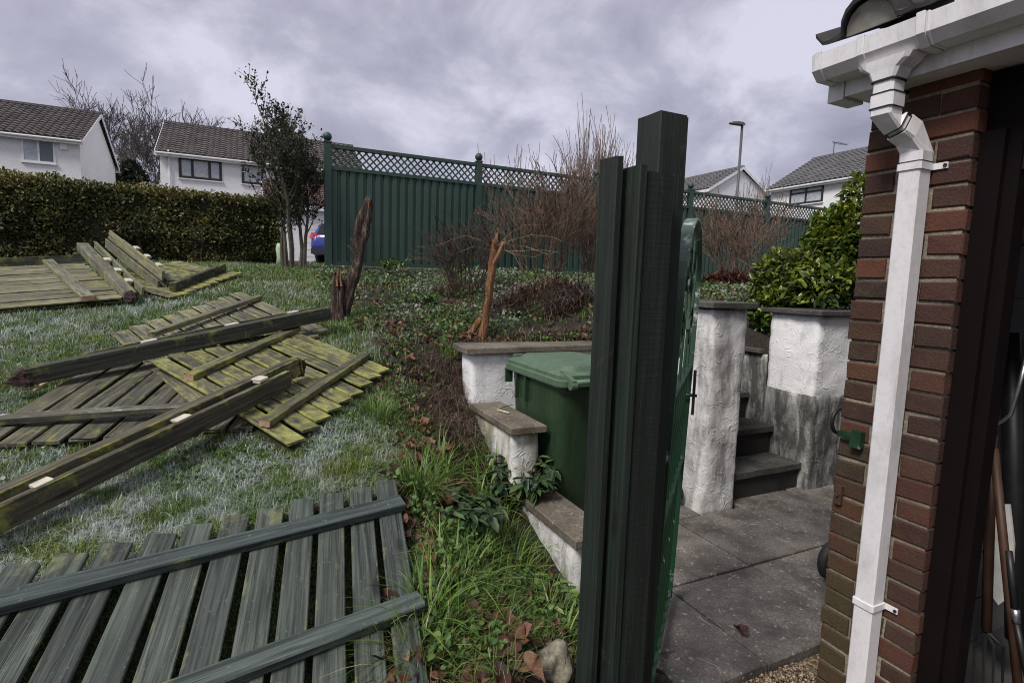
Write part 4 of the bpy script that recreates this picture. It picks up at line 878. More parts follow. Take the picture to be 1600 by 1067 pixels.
def weeds():
    x, y = in_bed(120000); d = vnoise(x, y, 2.0, 11)*.6+vnoise(x, y, 6.5, 12)*.5; k = d+np.clip((y-4.6)*.08, -.05, .26)-np.where(y < 4.2, .10, 0) > .50+.16*rng.random(len(x)); x, y = x[k], y[k]
    under = np.zeros(len(x), bool)
    for poly in FOOT: under |= inside(x, y, poly)
    x, y = x[~under], y[~under]; n = len(x)
    C = np.stack([x, y, tz(x, y)+rng.random(n)**1.6*(.05+.09*vnoise(x, y, 2.2, 13))], 1); S = rng.uniform(.014, .042, n)*np.clip(.75+.05*y, 0, 1.3)
    V, Fc = leaves(C, rdir(n, .35), rdir(n, 1.3), S, .42, .1, .15)
    o = place('ground_cover', V, Fc, MT['weed'], None, False, {'cv': np.repeat(np.clip(rng.normal(.45, .22, n)+.3*(vnoise(x, y, 2.5, 14)-.5), 0, 1), 6), 'tip': np.repeat(np.clip((y-3.9)/1.2, 0, .8), 6)}, V3((0, 0, 0))); tag(o, 'low green weeds and ivy covering the bank and bed', 'weeds', kind='stuff')
    x, y = in_bed(60000); k = vnoise(x, y, 3.1, 21)+.4*vnoise(x, y, 9, 22)+np.where(y < 3.3, .15, 0) > .62+.3*rng.random(len(x))
    for poly in FOOT: k &= ~inside(x-.05, y+.02, poly) & ~inside(x, y, poly)
    x, y = x[k], y[k]; n = len(x)
    V, Fc, tip = blades(np.stack([x, y, tz(x, y)-.005], 1), rng.random(n)*6.28, rng.uniform(.05, .15, n)*np.where(y < 3.3, 1.35, 1), rng.uniform(.4, 1.7, n), rng.uniform(.0025, .005, n)*np.clip(.6+.2*y, .8, 2), 3)
    o = place('wild_grass', V, Fc, MT['tuft'], None, False, {'cv': np.repeat(rng.random(n)**1.3, 8), 'tip': tip}, V3((0, 0, 0))); tag(o, 'thin wild grass growing through the bank', 'grass', kind='stuff')
    x, y = in_bed(22000); k = vnoise(x, y, 2.7, 31)+.3*rng.random(len(x)) > .58; x, y = x[k], y[k]; n = len(x)
    V, Fc = leaves(np.stack([x, y, tz(x, y)+rng.uniform(0, .05, n)], 1), rdir(n), rdir(n, 1.2), rng.uniform(.02, .06, n), .4, .14, .35)
    o = place('leaf_litter', V, Fc, MT['dead_leaf'], None, False, {'cv': np.repeat(rng.random(n)**1.4*.95, 6)}, V3((0, 0, 0))); tag(o, 'brown leaf litter and twigs on the bare soil', 'litter', kind='stuff')
    x, y = in_bed(9000); k = vnoise(x, y, 2.2, 41) > .5; x, y = x[k], y[k]; n = len(x)
    V, Fc, tip = blades(np.stack([x, y, tz(x, y)+.006], 1), rng.random(n)*6.28, rng.uniform(.05, .16, n), rng.uniform(1.5, 2.0, n), rng.uniform(.002, .004, n)*np.clip(.6+.2*y, .8, 2), 3)
    o = place('dry_stalks', V, Fc, MT['dead_stem'], None, False, {'cv': np.repeat(rng.random(n), 8), 'tip': tip}, V3((0, 0, 0))); tag(o, 'dry broken stalks lying on the bank', 'stalks', kind='stuff')
weeds()
def tuft(u, v, n, L, spread, label, name='grass_tuft', mat='tuft', w=.006, up=.2, p=None):
    p = p or ground(u, v); r = rng.random(n)**.6*spread*.35; t = rng.random(n)*6.28; x = p.x+r*np.cos(t); y = p.y+r*np.sin(t)
    B = np.stack([x, y, tz(x, y)-.01], 1); az = t+rng.normal(0, .5, n); V, Fc, tip = blades(B, az, rng.uniform(.55, 1.1, n)*L, rng.uniform(up, 1.7, n), rng.uniform(.6, 1.2, n)*w, 5)
    o = place(name, V, Fc, MT[mat], None, True, {'cv': np.repeat(np.clip(rng.normal(.5, .25, n), 0, 1), 12), 'tip': tip}, p); return tag(o, label, 'grass', 'grass clumps on the bank')
tuft(655, 775, 260, .32, .26, 'large arching grass tuft just above the front panel corner')
tuft(590, 655, 150, .2, .25, 'small grass tuft beside the mossy panel corner')
tuft(700, 950, 220, .2, .35, 'grass tuft right of the front panel lower rail')
tuft(655, 1040, 260, .22, .35, 'grass tuft at the bottom edge beside the front panel')
tuft(745, 880, 180, .22, .3, 'grass tuft in the middle of the lower bank')
tuft(850, 965, 200, .2, .28, 'fine bright grass tuft left of the posts above the boulder')
tuft(700, 560, 90, .22, .2, 'grass tuft by the end of the upper wall coping')
tuft(845, 490, 200, .28, .4, 'frosty green grass hummock below the dead fern heap')
tuft(780, 845, 120, .22, .3, 'grass tuft under the leathery plant')
tuft(965, 440, 240, .35, .9, 'rough grass along the fence foot behind the posts')
tuft(610, 425, 90, .3, .5, 'bright weeds at the fence foot behind the dark stump')
tuft(740, 715, 110, .2, .25, 'grass tuft at the foot of the mossy wall step')
for u, v, n_, L_, lab in ((690, 740, 60, .30, 'broad strap-leaved clump below the dry stem heap'), (770, 800, 70, .34, 'broad strap-leaved clump in front of the lowest wall step'), (720, 905, 60, .26, 'strap-leaved clump in the middle of the lower bank'), (800, 890, 70, .28, 'strap-leaved clump below the leathery plant'), (665, 985, 60, .26, 'strap-leaved clump beside the lower front rail'), (880, 1010, 50, .24, 'strap-leaved clump against the standing posts'), (765, 760, 50, .26, 'strap-leaved clump at the near end of the mossy step')):
    tuft(u, v, n_, L_, .3, lab, 'strap_leaf_clump', 'tuft', .013, .5)
def rosette(name, label, u, v, stems, L, ls, mat, cat='plant', leafn=7):
    p = ground(u, v); o = thing(name, label, cat, p); m = MB(); Cs = []; Ds = []; Ns = []; Ss = []
    for i in range(stems):
        t = random.random()*6.28; q = p+V3((math.cos(t), math.sin(t), 0))*random.uniform(0, .07); hd = V3((math.cos(t), math.sin(t), 0)); l = L*random.uniform(.55, 1.1); tip = q+hd*l*.55+UP*l*.8; m.tube([q-UP*.02, lerp(q, tip, .5)+UP*l*.12, tip], [.004, .003, .002], 4)
        for j in range(leafn):
            th = t+(j/(leafn-1)-.5)*4.2+random.gauss(0, .35); d = V3((math.cos(th), math.sin(th), random.uniform(-.8, .35))); Cs.append(tip); Ds.append(d); Ns.append(V3((random.uniform(-.3, .3), random.uniform(-.3, .3), 1))); Ss.append(ls*random.uniform(.7, 1.15))
    m.build('stems', MT['dead_stem'], o); A = lambda l: np.array([tuple(v) for v in l]); V, Fc = leaves(A(Cs), A(Ds), A(Ns), Ss, .24, .06, .18)
    tag(place('foliage', V, Fc, MT[mat], o, True, {'cv': np.repeat(rng.random(len(Cs)), 6), 'tip': np.zeros(len(Cs)*6)}), kind='stuff')
rosette('hellebore', 'dark leathery-leaved plant overhanging the lowest wall step', 815, 790, 44, .28, .085, 'hellebore')
rosette('hellebore', 'dark leathery plant spreading below the first one', 735, 830, 26, .18, .085, 'hellebore')
rosette('hellebore', 'small dark leafy plant right above the fallen brown leaves', 700, 815, 12, .12, .08, 'hellebore')
rosette('leafy_weed', 'pale leafy weed in front of the lowest wall step', 868, 965, 12, .14, .06, 'weed', leafn=8)
rosette('leafy_weed', 'tall bright weed at the foot of the green fence', 612, 432, 16, .34, .09, 'weed', leafn=8)
rosette('leafy_weed', 'bright leafy weed between the two broken stumps', 660, 480, 14, .16, .07, 'weed', leafn=8)
# big dead leaves
def dead_leaf(u, v, s, c, lab, p=None):
    p = p or ground(u, v, .04); n = 7; s *= .85; t0 = random.random()*6.28; V = []; Fc = []; cvs = []; cup = random.uniform(.4, .9); tilt = Matrix.Rotation(random.uniform(-.6, .6), 3, 'X') @ Matrix.Rotation(random.uniform(-.6, .6), 3, 'Y')
    V.append(V3((0, 0, 0))); K = 20
    for i in range(K):
        th = 2*math.pi*i/K; r = s*(.62+.38*abs(math.cos(2.5*th))**.7)*random.uniform(.85, 1.1)
        for q in (.55, 1.): V.append(V3((math.cos(th)*r*q, math.sin(th)*r*q, cup*s*q*q*(.5+.9*noise.noise(V3((math.cos(th)*1.6, math.sin(th)*1.6, c*9)))+.5*math.cos(th*2+c)))))
    for i in range(K): j = (i+1) % K; Fc.append((0, 1+2*i, 1+2*j)); Fc.append((1+2*i, 2+2*i, 2+2*j, 1+2*j))
    R = Matrix.Rotation(t0, 3, 'Z'); zz_ = [0]; V = [p+tilt @ (R @ q) for q in V]; o = place('fallen_leaf', V, Fc, MT['dead_leaf'], None, True, {'cv': [min(1, max(0, c+random.uniform(-.12, .12))) for _ in V]}, p)
    o['label'] = lab; o['category'] = 'leaf'; o['group'] = 'curled dead leaves'
for u, v, s, c, lab in (
    (690, 790, 0.085, 0.75, 'large orange dead leaf beside the big grass tuft, above the front rail end'),
    (707, 772, 0.065, 0.85, 'pale brown dead leaf touching the large orange one near the front panel'),
    (683, 818, 0.055, 0.3, 'dark maroon dead leaf under the large orange one, by the panel corner'),
    (742, 970, 0.08, 0.2, 'big dark maroon dead leaf on bare soil left of the boulder'),
    (770, 990, 0.065, 0.55, 'brown dead leaf overlapping the big maroon one'),
    (795, 985, 0.085, 0.7, 'largest crumpled brown leaf in the pile above the boulder'),
    (808, 1010, 0.065, 0.5, 'brown leaf in the pile touching the boulder'),
    (830, 1048, 0.06, 0.9, 'light orange curled leaf at the bottom edge left of the boulder'),
    (785, 950, 0.05, 0.6, 'brown curled leaf at the top of the leaf pile'),
    (812, 940, 0.06, 0.35, 'dark brown curled leaf below the bright grass tuft'),
    (752, 935, 0.045, 0.85, 'orange upright dead leaf in the middle of the lower bank'),
    (660, 665, 0.06, 0.8, 'buff dead leaf left of the dry stem heap'),
    (668, 690, 0.05, 0.9, 'pale dead leaf below the buff one by the dry stems'),
    (690, 640, 0.045, 0.5, 'brown dead leaf caught in the dry stem heap'),
    (615, 520, 0.05, 0.75, 'brown leaf on the soil right of the mossy panel'),
    (640, 560, 0.05, 0.6, 'brown leaf on the soil between mossy panel and wall'),
    (665, 850, 0.04, 0.6, 'small brown leaf between front panel rails, on the grass'),
    (600, 930, 0.03, 0.15, 'blackened shrivelled leaf caught in the front panel gap'),
    (672, 905, 0.04, 0.7, 'small brown leaf just right of the lower front rail'),
    (780, 905, 0.05, 0.8, 'orange leaf below the leathery plants'),
    (705, 700, 0.05, 0.5, 'brown leaf at the lower end of the dry stem heap'),
    (725, 660, 0.05, 0.6, 'red-brown leaf resting against the mossy wall step'),
    (642, 700, 0.04, 0.85, 'pale leaf on the bank below the mossy panel end'),
    (790, 1020, 0.06, 0.3, 'dark leaf at the bottom of the leaf pile'),
    (560, 500, 0.05, 0.6, 'brown leaf right of the dark stump foot'),
    (590, 475, 0.04, 0.85, 'pale leaf in the weeds behind the dark stump'),
    (500, 795, 0.03, 0.4, 'small dark leaf on the lawn above the front panel'),
    (760, 1020, 0.05, 0.55, 'brown leaf at the bottom edge below the maroon one')):
    dead_leaf(u, v, s, c, lab)
dead_leaf(0, 0, .04, .12, 'crumpled dark leaf lying alone on the paving slabs', at_z(1158, 985, .012))
# twigs on the wall step and paving, splinters by the torn post
for pts, r, mt, lab in (([at_z(777, 640, .716), at_z(795, 645, .716)], .006, 'cut_pale', 'short pale stick on the mossy wall step'), ([at_z(781, 638, .718), at_z(790, 635, .722), at_z(802, 632, .73)], .003, 'twig_dark', 'thin dark twig on the mossy wall step'), ([at_z(1021, 1026, .006), at_z(1036, 1020, .01), at_z(1054, 1017, .006)], .002, 'twig_dark', 'thin dark twig on the paving beside the gate')):
    m = MB(); m.tube(pts, [r, r*.9] if len(pts) == 2 else [r, r, r*.6], 6); tag(m.build('twig', MT[mt], None, True), lab, 'twig')
for i, (u, v) in enumerate(((37, 606), (52, 612), (62, 604), (30, 618))):
    p = ground(u, v, .03); d = V3((random.uniform(-1, 1), random.uniform(-1, 1), .3)).normalized(); m = MB(); m.box(p, d*.06, d.orthogonal().normalized()*.014, UP*.006); o = tag(m.build('splinter', MT['cut_wood']), ('fresh orange splinter closest under the torn post end', 'orange splinter right of the torn post end, touching the dark panel', 'orange splinter furthest right below the torn post end', 'orange splinter nearest the left edge below the torn post')[i], 'splinter', 'splinters by the torn post')
# boulder
def boulder(u, v, r):
    p = ground(u, v); m = MB(); rings = []
    for i in range(25):
        t = -math.pi/2+math.pi*i/24; ring = []
        for k in range(32):
            q = V3((math.cos(k*math.pi/16)*math.cos(t)*.8, math.sin(k*math.pi/16)*math.cos(t), math.sin(t)*1.0)); ring.append(p+UP*r*.2+q*r*(1+.5*noise.noise(q*1.3+V3((4, 1, 2)))+.16*noise.noise(q*5)+.05*noise.noise(q*16)))
        rings.append(ring)
    tag(m.loft(rings).build('boulder', MT['rock'], None, True), 'rounded buff boulder at the foot of the standing posts', 'rock')
boulder(862, 1052, .085)
# ------------------------------------------------------------------ broken stumps
def trunk(mb, pts, rad, seed, k=12, rough=.35):
    fine = []; R = []
    for i in range(len(pts)-1):
        for j in range(5): t = j/5; fine.append(lerp(pts[i], pts[i+1], t)); R.append(lerp(rad[i], rad[i+1], t))
    fine.append(pts[-1]); R.append(rad[-1]); n0 = len(mb.v); mb.tube(fine, R, k)
    for i in range(n0, len(mb.v)):
        c = fine[(i-n0)//k]; v = V3(mb.v[i]); d = v-c; th = math.atan2(d.y, d.x); f = 1+rough*(noise.noise(V3((math.cos(th)*2.4, math.sin(th)*2.4, c.z*2.2+seed)))+.6*noise.noise(V3((math.cos(th)*5, math.sin(th)*5, c.z*9+seed))))
        mb.v[i] = tuple(c+d*f)
def spikes(mb, p, d, r, n, L):
    for i in range(n):
        t = random.random()*6.28; q = p+V3((math.cos(t)*r, math.sin(t)*r, 0))*random.random(); mb.tube([q-d*.05, q+d*L*random.uniform(.2, 1)+V3((random.uniform(-1, 1), random.uniform(-1, 1), 0))*L*.15], [r*.3, r*.05], 4)
b0 = ground(528, 500); Y = b0.y
def S(u, v, dy=0): return at_y(u, v, Y+dy)
s1 = thing('broken_stump', 'dark shaggy forked stump leaning right, at the end of the upper post', 'tree stump', b0)
m = MB(); trunk(m, [S(529, 515), S(541, 470), S(555, 430, .03), S(563, 398, .05), S(565, 370, .05), S(570, 340, .05), S(575, 310, .05)], [.06, .048, .04, .036, .040, .046, .018], 1., 20, 1.0); m.build('trunk', MT['bark_dark'], s1, True)
m = MB(); trunk(m, [S(527, 508, -.03), S(527, 470, -.04), S(529, 436, -.04)], [.06, .052, .04], 5., 14, .6); spikes(m, S(529, 436, -.04), UP, .05, 9, .12); m.build('broken_limb', MT['bark_dark'], s1, True)
m = MB(); spikes(m, S(528, 438, -.05), UP, .04, 8, .11); tag(m.build('torn_wood', MT['torn_wood'], s1), kind='stuff')
m = MB(); spikes(m, S(574, 316, .05), UP, .022, 6, .07); tag(m.build('torn_wood', MT['torn_wood'], s1), kind='stuff')
m = MB()
for u0, v0, u1, v1 in ((560, 390, 547, 372), (558, 400, 543, 383), (562, 360, 556, 345), (556, 420, 548, 405)): m.tube([S(u0, v0, .03), S(u1, v1, .0)], [.016, .009], 6)
m.build('twig_stubs', MT['bark_grey'], s1)
b0 = ground(752, 531); Y = b0.y+.05
s2 = thing('broken_stump', 'orange peeled stump with a spray of thin twigs behind the wall coping', 'tree stump', b0)
m = MB(); trunk(m, [S(752, 532), S(758, 500), S(764, 460), S(769, 420), S(773, 392), S(775, 375)], [.042, .034, .029, .028, .027, .022], 11., 12, .5); trunk(m, [S(722, 530, -.05), S(738, 517, -.02), S(752, 497)], [.022, .026, .03], 3., 8, .3); m.build('trunk', MT['bark_orange'], s2, True)
m = MB(); trunk(m, [S(768, 418), S(778, 400, -.03), S(787, 378, -.05)], [.02, .017, .011], 7., 8); spikes(m, S(776, 378), UP, .03, 7, .09); spikes(m, S(788, 380, -.05), UP, .02, 4, .07); m.build('torn_wood', MT['torn_wood'], s2, True)
m = MB()
for pts in (((775, 385), (800, 375), (830, 367), (862, 370), (880, 378)), ((780, 392), (815, 392), (845, 390), (875, 395)), ((785, 380), (820, 385), (858, 398), (872, 392)), ((772, 388), (750, 375), (728, 368), (705, 375), (680, 385)), ((774, 384), (755, 360), (745, 345)), ((770, 392), (740, 385), (715, 395)), ((778, 382), (800, 362), (820, 352), (845, 352)), ((783, 388), (805, 398), (835, 402), (850, 395)), ((766, 440), (790, 425), (808, 410))):
    q = [S(u, v, random.uniform(-.25, .1)*i) for i, (u, v) in enumerate(pts)]; m.tube(q, [.0026-.0017*i/(len(q)-1) for i in range(len(q))], 4)
m.build('twigs', MT['twig_straw'], s2)
# ------------------------------------------------------------------ bare shrubs and trees
def grow(mb, p, d, L, r, lvl, cfg, tips):
    k = cfg.get('segs', 3); pts = [p]; rad = [r]; q = p.copy(); dd = d.normalized(); end = max(r*cfg.get('taper', .45), cfg.get('rmin', .002))
    for i in range(k):
        dd = (dd+V3((random.gauss(0, 1), random.gauss(0, 1), random.gauss(0, .6)))*cfg['jit']+UP*cfg.get('up', .05)).normalized(); q = q+dd*(L/k); pts.append(q); rad.append(lerp(r, end, (i+1)/k))
    mb.tube(pts, rad, cfg.get('sides', 3) if lvl else 6, lvl == 0)
    if lvl >= cfg['lv']: tips.append((pts[-1], dd)); return
    for c in range(cfg['kids'][lvl]):
        t = random.uniform(cfg.get('from', .35), 1); j = min(k-1, int(t*k)); b = lerp(pts[j], pts[j+1], t*k-j); ax = dd.orthogonal().normalized(); ax.rotate(Matrix.Rotation(random.random()*6.28, 3, dd)); nd = dd.copy(); nd.rotate(Matrix.Rotation(random.uniform(*cfg['ang']), 3, ax))
        grow(mb, b, nd, L*random.uniform(*cfg['len']), max(end*.8, cfg.get('rmin', .002)), lvl+1, cfg, tips)
def shrub(name, label, base, stems, H, spread, r, mat, cfg, cat='shrub', lean=V3((0, 0, 0)), brad=.12, tmat=None):
    o = thing(name, label, cat, base); tips = []
    m = MB()
    for i in range(stems):
        t = random.random()*6.28; rr_ = random.random()**.5; d = (V3((math.cos(t)*spread*rr_, math.sin(t)*spread*rr_, 1))+lean).normalized()
        grow(m, base+V3((math.cos(t), math.sin(t), 0))*brad*rr_-UP*.03, d, H*random.uniform(.45, .62), r*random.uniform(.7, 1.2), 0, cfg, tips)
    m.build('branches', MT[mat], o); return o, tips
dense = dict(jit=.12, lv=3, kids=(4, 4, 2), ang=(.2, .65), len=(.42, .75), segs=3, rmin=.0034, up=.06)
p = ground(845, 436); shrub('bare_shrub', 'large rounded red-brown leafless shrub against the green fence', V3((at_y(845, 436, 8.3).x, 8.3, terrain(at_y(845, 436, 8.3).x, 8.3))), 34, 1.58, .52, .010, 'twig_brown', dense, brad=.24)
q = at_y(930, 436, 8.9); shrub('bare_shrub', 'brown leafless shrub half hidden behind the dark posts', V3((q.x, q.y, terrain(q.x, q.y))), 18, 1.5, .35, .011, 'twig_brown', dense, brad=.16)
q = at_y(728, 470, 6.4); shrub('bare_shrub', 'small dark twiggy shrub left of the orange stump', V3((q.x, q.y, terrain(q.x, q.y))), 22, .92, .42, .007, 'twig_dark', dict(dense, kids=(4, 3, 2), rmin=.0032), brad=.14)
q = at_y(1150, 440, 8.6); shrub('bare_shrub', 'brown leafless shrub in front of the fence near the laurel', V3((q.x, q.y, terrain(q.x, q.y))), 24, 1.42, .55, .011, 'twig_brown', dense, brad=.16)
wand = dict(jit=.05, lv=2, kids=(6, 3), ang=(.12, .4), len=(.5, .85), segs=4, rmin=.006, up=.16)
for u, y, st_n, H, lab in ((918, 13.2, 30, 2.95, 'pale upright bare shoots of a tree rising beyond the fence'), (812, 13.6, 12, 2.5, 'sparse long bare shoots left of the denser ones beyond the fence'), (1165, 15, 8, 2.4, 'thin bare shoots beyond the fence by the street lamp')):
    q = at_y(u, 430, y); shrub('bare_tree', lab, V3((q.x, q.y, 1.8)), st_n, H, .30, .022, 'twig_pale', wand, 'tree', brad=.3)
oak = dict(jit=.10, lv=4, kids=(5, 4, 4, 3), ang=(.3, .8), len=(.5, .78), segs=4, rmin=.018, up=.06, taper=.4)
for u, v, y, H, n_, lab in ((165, 262, 46, 5.2, 4, 'bare tree rising behind the gap between the two left houses'), (235, 262, 43, 4.9, 4, 'spreading bare tree behind the smaller left house'), (300, 262, 47, 4.6, 3, 'low bare tree peeping above the roof of the left house')):
    q = at_y(u, v, y); shrub('bare_tree', lab, V3((q.x, q.y, q.z-3.5)), n_, H+3.0, .45, .12, 'twig_far', oak, 'tree', brad=.3)
# tall leafy shrub tree at the hedge end
q = ground(456, 418); tcfg = {'jit': .10, 'lv': 3, 'kids': (9, 5, 4), 'ang': (.25, .75), 'len': (.30, .52), 'segs': 5, 'rmin': .003, 'up': .05, 'taper': .45, 'from': .38}
def leafy_tree():
    base = V3((q.x, q.y, q.z)); o = thing('evergreen_tree', 'tall sparse dark-leaved tree with several stems at the hedge end', 'tree', base); tips = []; m = MB()
    for i, (du, lean) in enumerate(((-.14, -.12), (-.02, .0), (.10, .10), (.16, .03), (.04, -.06), (-.08, .06))):
        grow(m, base+V3((du, random.uniform(-.1, .1), -.05)), V3((lean, random.uniform(-.1, .1), 1)), 1.55*random.uniform(.72, 1.08), .034, 0, tcfg, tips)
    def sq_(v): k = .86+.14*ss((.9-(v[2]-base.z))/.9); return (base.x+(v[0]-base.x)*k, base.y+(v[1]-base.y)*k, base.z+(v[2]-base.z)*.97)
    m.v = [sq_(v) for v in m.v]; tips = [(V3(sq_(t[0])), t[1]) for t in tips]
    m.build('trunk', MT['bark_grey'], o)
    P = np.array([tuple(t[0]) for t in tips]); D = np.array([tuple(t[1]) for t in tips]); k = 11; C = np.repeat(P, k, 0)-np.repeat(D, k, 0)*rng.uniform(0, .28, (len(P)*k, 1))+rng.normal(0, .025, (len(P)*k, 3)); n = len(C)
    V, Fc = leaves(C, unit(np.repeat(D, k, 0)+rdir(n)*.9), rdir(n), rng.uniform(.022, .05, n), .34, .1, .1)
    tag(place('crown', V, Fc, MT['tree_leaf'], o, False, {'cv': np.repeat(rng.random(n), 6)}), kind='stuff')
leafy_tree()
m = MB(); c = at_y(438, 415, 8.2); c = V3((c.x, c.y, terrain(c.x, c.y))); m.tube([c, c+UP*.13+EP*.02, c+UP*.26, c+UP*.33+EP*.01], [.06, .066, .06, .05], 14); tag(m.build('tree_guard', MT['tree_guard'], None, True), 'pale green plastic tree guard beside the tree stems at the hedge end', 'tree guard')
# laurel
def laurel():
    c = at_y(1275, 470, 4.95); base = V3((c.x, c.y, terrain(c.x, c.y))); o = thing('laurel_bush', 'dense glossy green laurel bush growing behind the white step wall', 'shrub', base); m = MB(); tips = []
    for i in range(9): t = random.random()*6.28; grow(m, base+V3((math.cos(t), math.sin(t), 0))*.1-UP*.05, V3((math.cos(t)*.6, math.sin(t)*.6, 1)), .5, .015, 0, dict(jit=.1, lv=2, kids=(4, 3), ang=(.3, .7), len=(.5, .8), segs=3, rmin=.004), tips)
    m.build('branches', MT['bark_grey'], o)
    lob = [(1258, 460, 4.95, .40, .38), (1314, 425, 4.85, .37, .46), (1218, 452, 4.9, .24, .34), (1338, 345, 4.85, .17, .38), (1300, 470, 4.6, .40, .33), (1212, 492, 4.75, .22, .22), (1298, 378, 5.0, .22, .26), (1325, 375, 4.8, .2, .3)]
    C = []; N_ = []
    for u, v, y, r, rz in lob:
        p = at_y(u, v, y); k = int(4200*r); d = rdir(k); rad = rng.uniform(.55, 1.04, (k, 1))**.45; C.append(np.array(p)+d*rad*np.array([r, r*.9, rz])); N_.append(d)
    C = np.concatenate(C); N_ = np.concatenate(N_); ok = C[:, 2] > 1.12; a = C[:, 0]*EW.x+C[:, 1]*EW.y; b = C[:, 0]*EP.x+C[:, 1]*EP.y; ok &= ~((a < 3.2) & (C[:, 2] < 1.42)) & (a > 2.75); C, N_ = C[ok], N_[ok]; n = len(C)
    D = unit(N_*.6+rdir(n)*.8+np.array([0, 0, .15])); V, Fc = leaves(C, D, unit(N_*.5+np.array([0, 0, .9])+rdir(n)*.5), rng.uniform(.04, .09, n), .28, .07, .12)
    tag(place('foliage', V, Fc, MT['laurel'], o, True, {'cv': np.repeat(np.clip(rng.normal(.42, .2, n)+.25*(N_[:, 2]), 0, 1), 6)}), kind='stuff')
laurel()
# dead fern heaps and dead stems
def heap(name, label, pts, n, L, mat, h, seed, w=.008):
    C = []
    for u, v, y, rx, ry in pts:
        p = at_y(u, v, y); k = int(n*rx); t = rng.random(k)*6.28; r = rng.random(k)**.5; x = p.x+np.cos(t)*r*rx; yy = p.y+np.sin(t)*r*ry; C.append(np.stack([x, yy, tz(x, yy)+h*(1-r*r)*rng.random(k)], 1))
    C = np.concatenate(C); k = len(C); V, Fc, tip = blades(C, rng.random(k)*6.28, rng.uniform(.5, 1.1, k)*L, rng.uniform(1.1, 2.3, k), rng.uniform(.6, 1.3, k)*w, 4)
    o = place(name, V, Fc, MT[mat], None, False, {'cv': np.repeat(rng.random(k), 10), 'tip': tip}); return tag(o, label, 'dead plants')
heap('dead_fern', 'collapsed brown frosted fern heap behind the orange stump', [(810, 475, 5.6, .26, .2), (850, 475, 5.5, .3, .2), (890, 492, 5.2, .26, .18)], 3400, .27, 'fern', .20, 1, .011)
heap('dead_fern', 'low frosted brown stalks right behind the wall coping', [(890, 520, 4.5, .3, .15), (840, 522, 4.4, .25, .12)], 2500, .16, 'fern', .06, 3, .008)
heap('dead_stalk_heap', 'tangled dry brown stems heaped against the mossy wall step', [(700, 640, 3.55, .16, .16), (715, 670, 3.35, .13, .13), (690, 610, 3.8, .16, .14)], 3800, .22, 'dead_stem', .10, 5, .0045)
heap('dead_fern', 'rust red dead leaves round the foot of the shrub near the laurel', [(1140, 436, 8.35, .45, .2)], 1400, .34, 'red_leaf', .22, 7, .03)
heap('dead_fern', 'brown dead stalks at the foot of the small dark shrub', [(722, 468, 6.3, .35, .2)], 1500, .26, 'dead_stem', .14, 9, .008)
# ------------------------------------------------------------------ hedge
def hedge():
    e0 = at_y(434, 416, 9.05); d = FD; nrm = FN; L = 8.2; H = 1.17; wd = .9; base = V3((e0.x, e0.y, 1.62))
    o = thing('hedge', 'long clipped hedge, olive and brown, across the back of the lawn', 'hedge', base)
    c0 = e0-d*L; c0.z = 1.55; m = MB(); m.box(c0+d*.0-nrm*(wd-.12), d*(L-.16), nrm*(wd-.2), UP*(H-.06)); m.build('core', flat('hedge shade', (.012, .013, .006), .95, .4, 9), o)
    def pts(n, face):
        s = rng.random(n)*L; z = rng.random(n)*H; w = rng.random(n)*wd; wob = .13*(vnoise(s, z*1.3, 1.7, 51)-.5)+.12*(vnoise(s, z, 5, 52)-.5)
        if face == 'front': w = np.full(n, wd)+wob*1.0-.04-rng.random(n)**2*.14; nn = np.tile(np.array(nrm), (n, 1))
        elif face == 'top': z = np.full(n, H)+wob*.9-rng.random(n)**2*.1; nn = np.tile(np.array([0, 0, 1.]), (n, 1))
        else: s = np.full(n, L)+wob-rng.random(n)**2*.15; nn = np.tile(np.array(d), (n, 1))
        P = np.array(e0)-np.array(d)*(L-s)[:, None]-np.array(nrm)*(wd-w)[:, None]; P[:, 2] = 1.56+z+.008*0; return P, nn, z
    C = []; N_ = []; Z = []
    for n, f in ((40000, 'front'), (14000, 'top'), (5000, 'end')): a, b, z = pts(n, f); C.append(a); N_.append(b); Z.append(z)
    C = np.concatenate(C); N_ = np.concatenate(N_); Z = np.concatenate(Z); n = len(C)
    V, Fc = leaves(C, unit(N_*.5+rdir(n)+np.array([0, 0, .3])), unit(N_*.8+rdir(n)*.8+np.array([0, 0, .4])), rng.uniform(.03, .065, n), .33, .1, .1)
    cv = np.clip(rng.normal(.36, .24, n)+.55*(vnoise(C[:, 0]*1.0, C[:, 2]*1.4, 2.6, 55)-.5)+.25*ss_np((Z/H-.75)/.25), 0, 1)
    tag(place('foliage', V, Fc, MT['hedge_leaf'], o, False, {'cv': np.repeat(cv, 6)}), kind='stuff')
    m = MB()
    for i in range(4): s = random.uniform(1.0, 3.0); p = e0-d*s+nrm*.02; p.z = 1.6; grow(m, p, V3((random.uniform(-.4, .4), -.15, 1)), random.uniform(.35, .7), .008, 0, dict(jit=.15, lv=2, kids=(3, 2), ang=(.3, .8), len=(.4, .7), segs=3, rmin=.003), [])
    tag(m.build('stems', MT['twig_dark'], o), kind='stuff')
def ss_np(t): t = np.clip(t, 0, 1); return t*t*(3-2*t)
hedge()
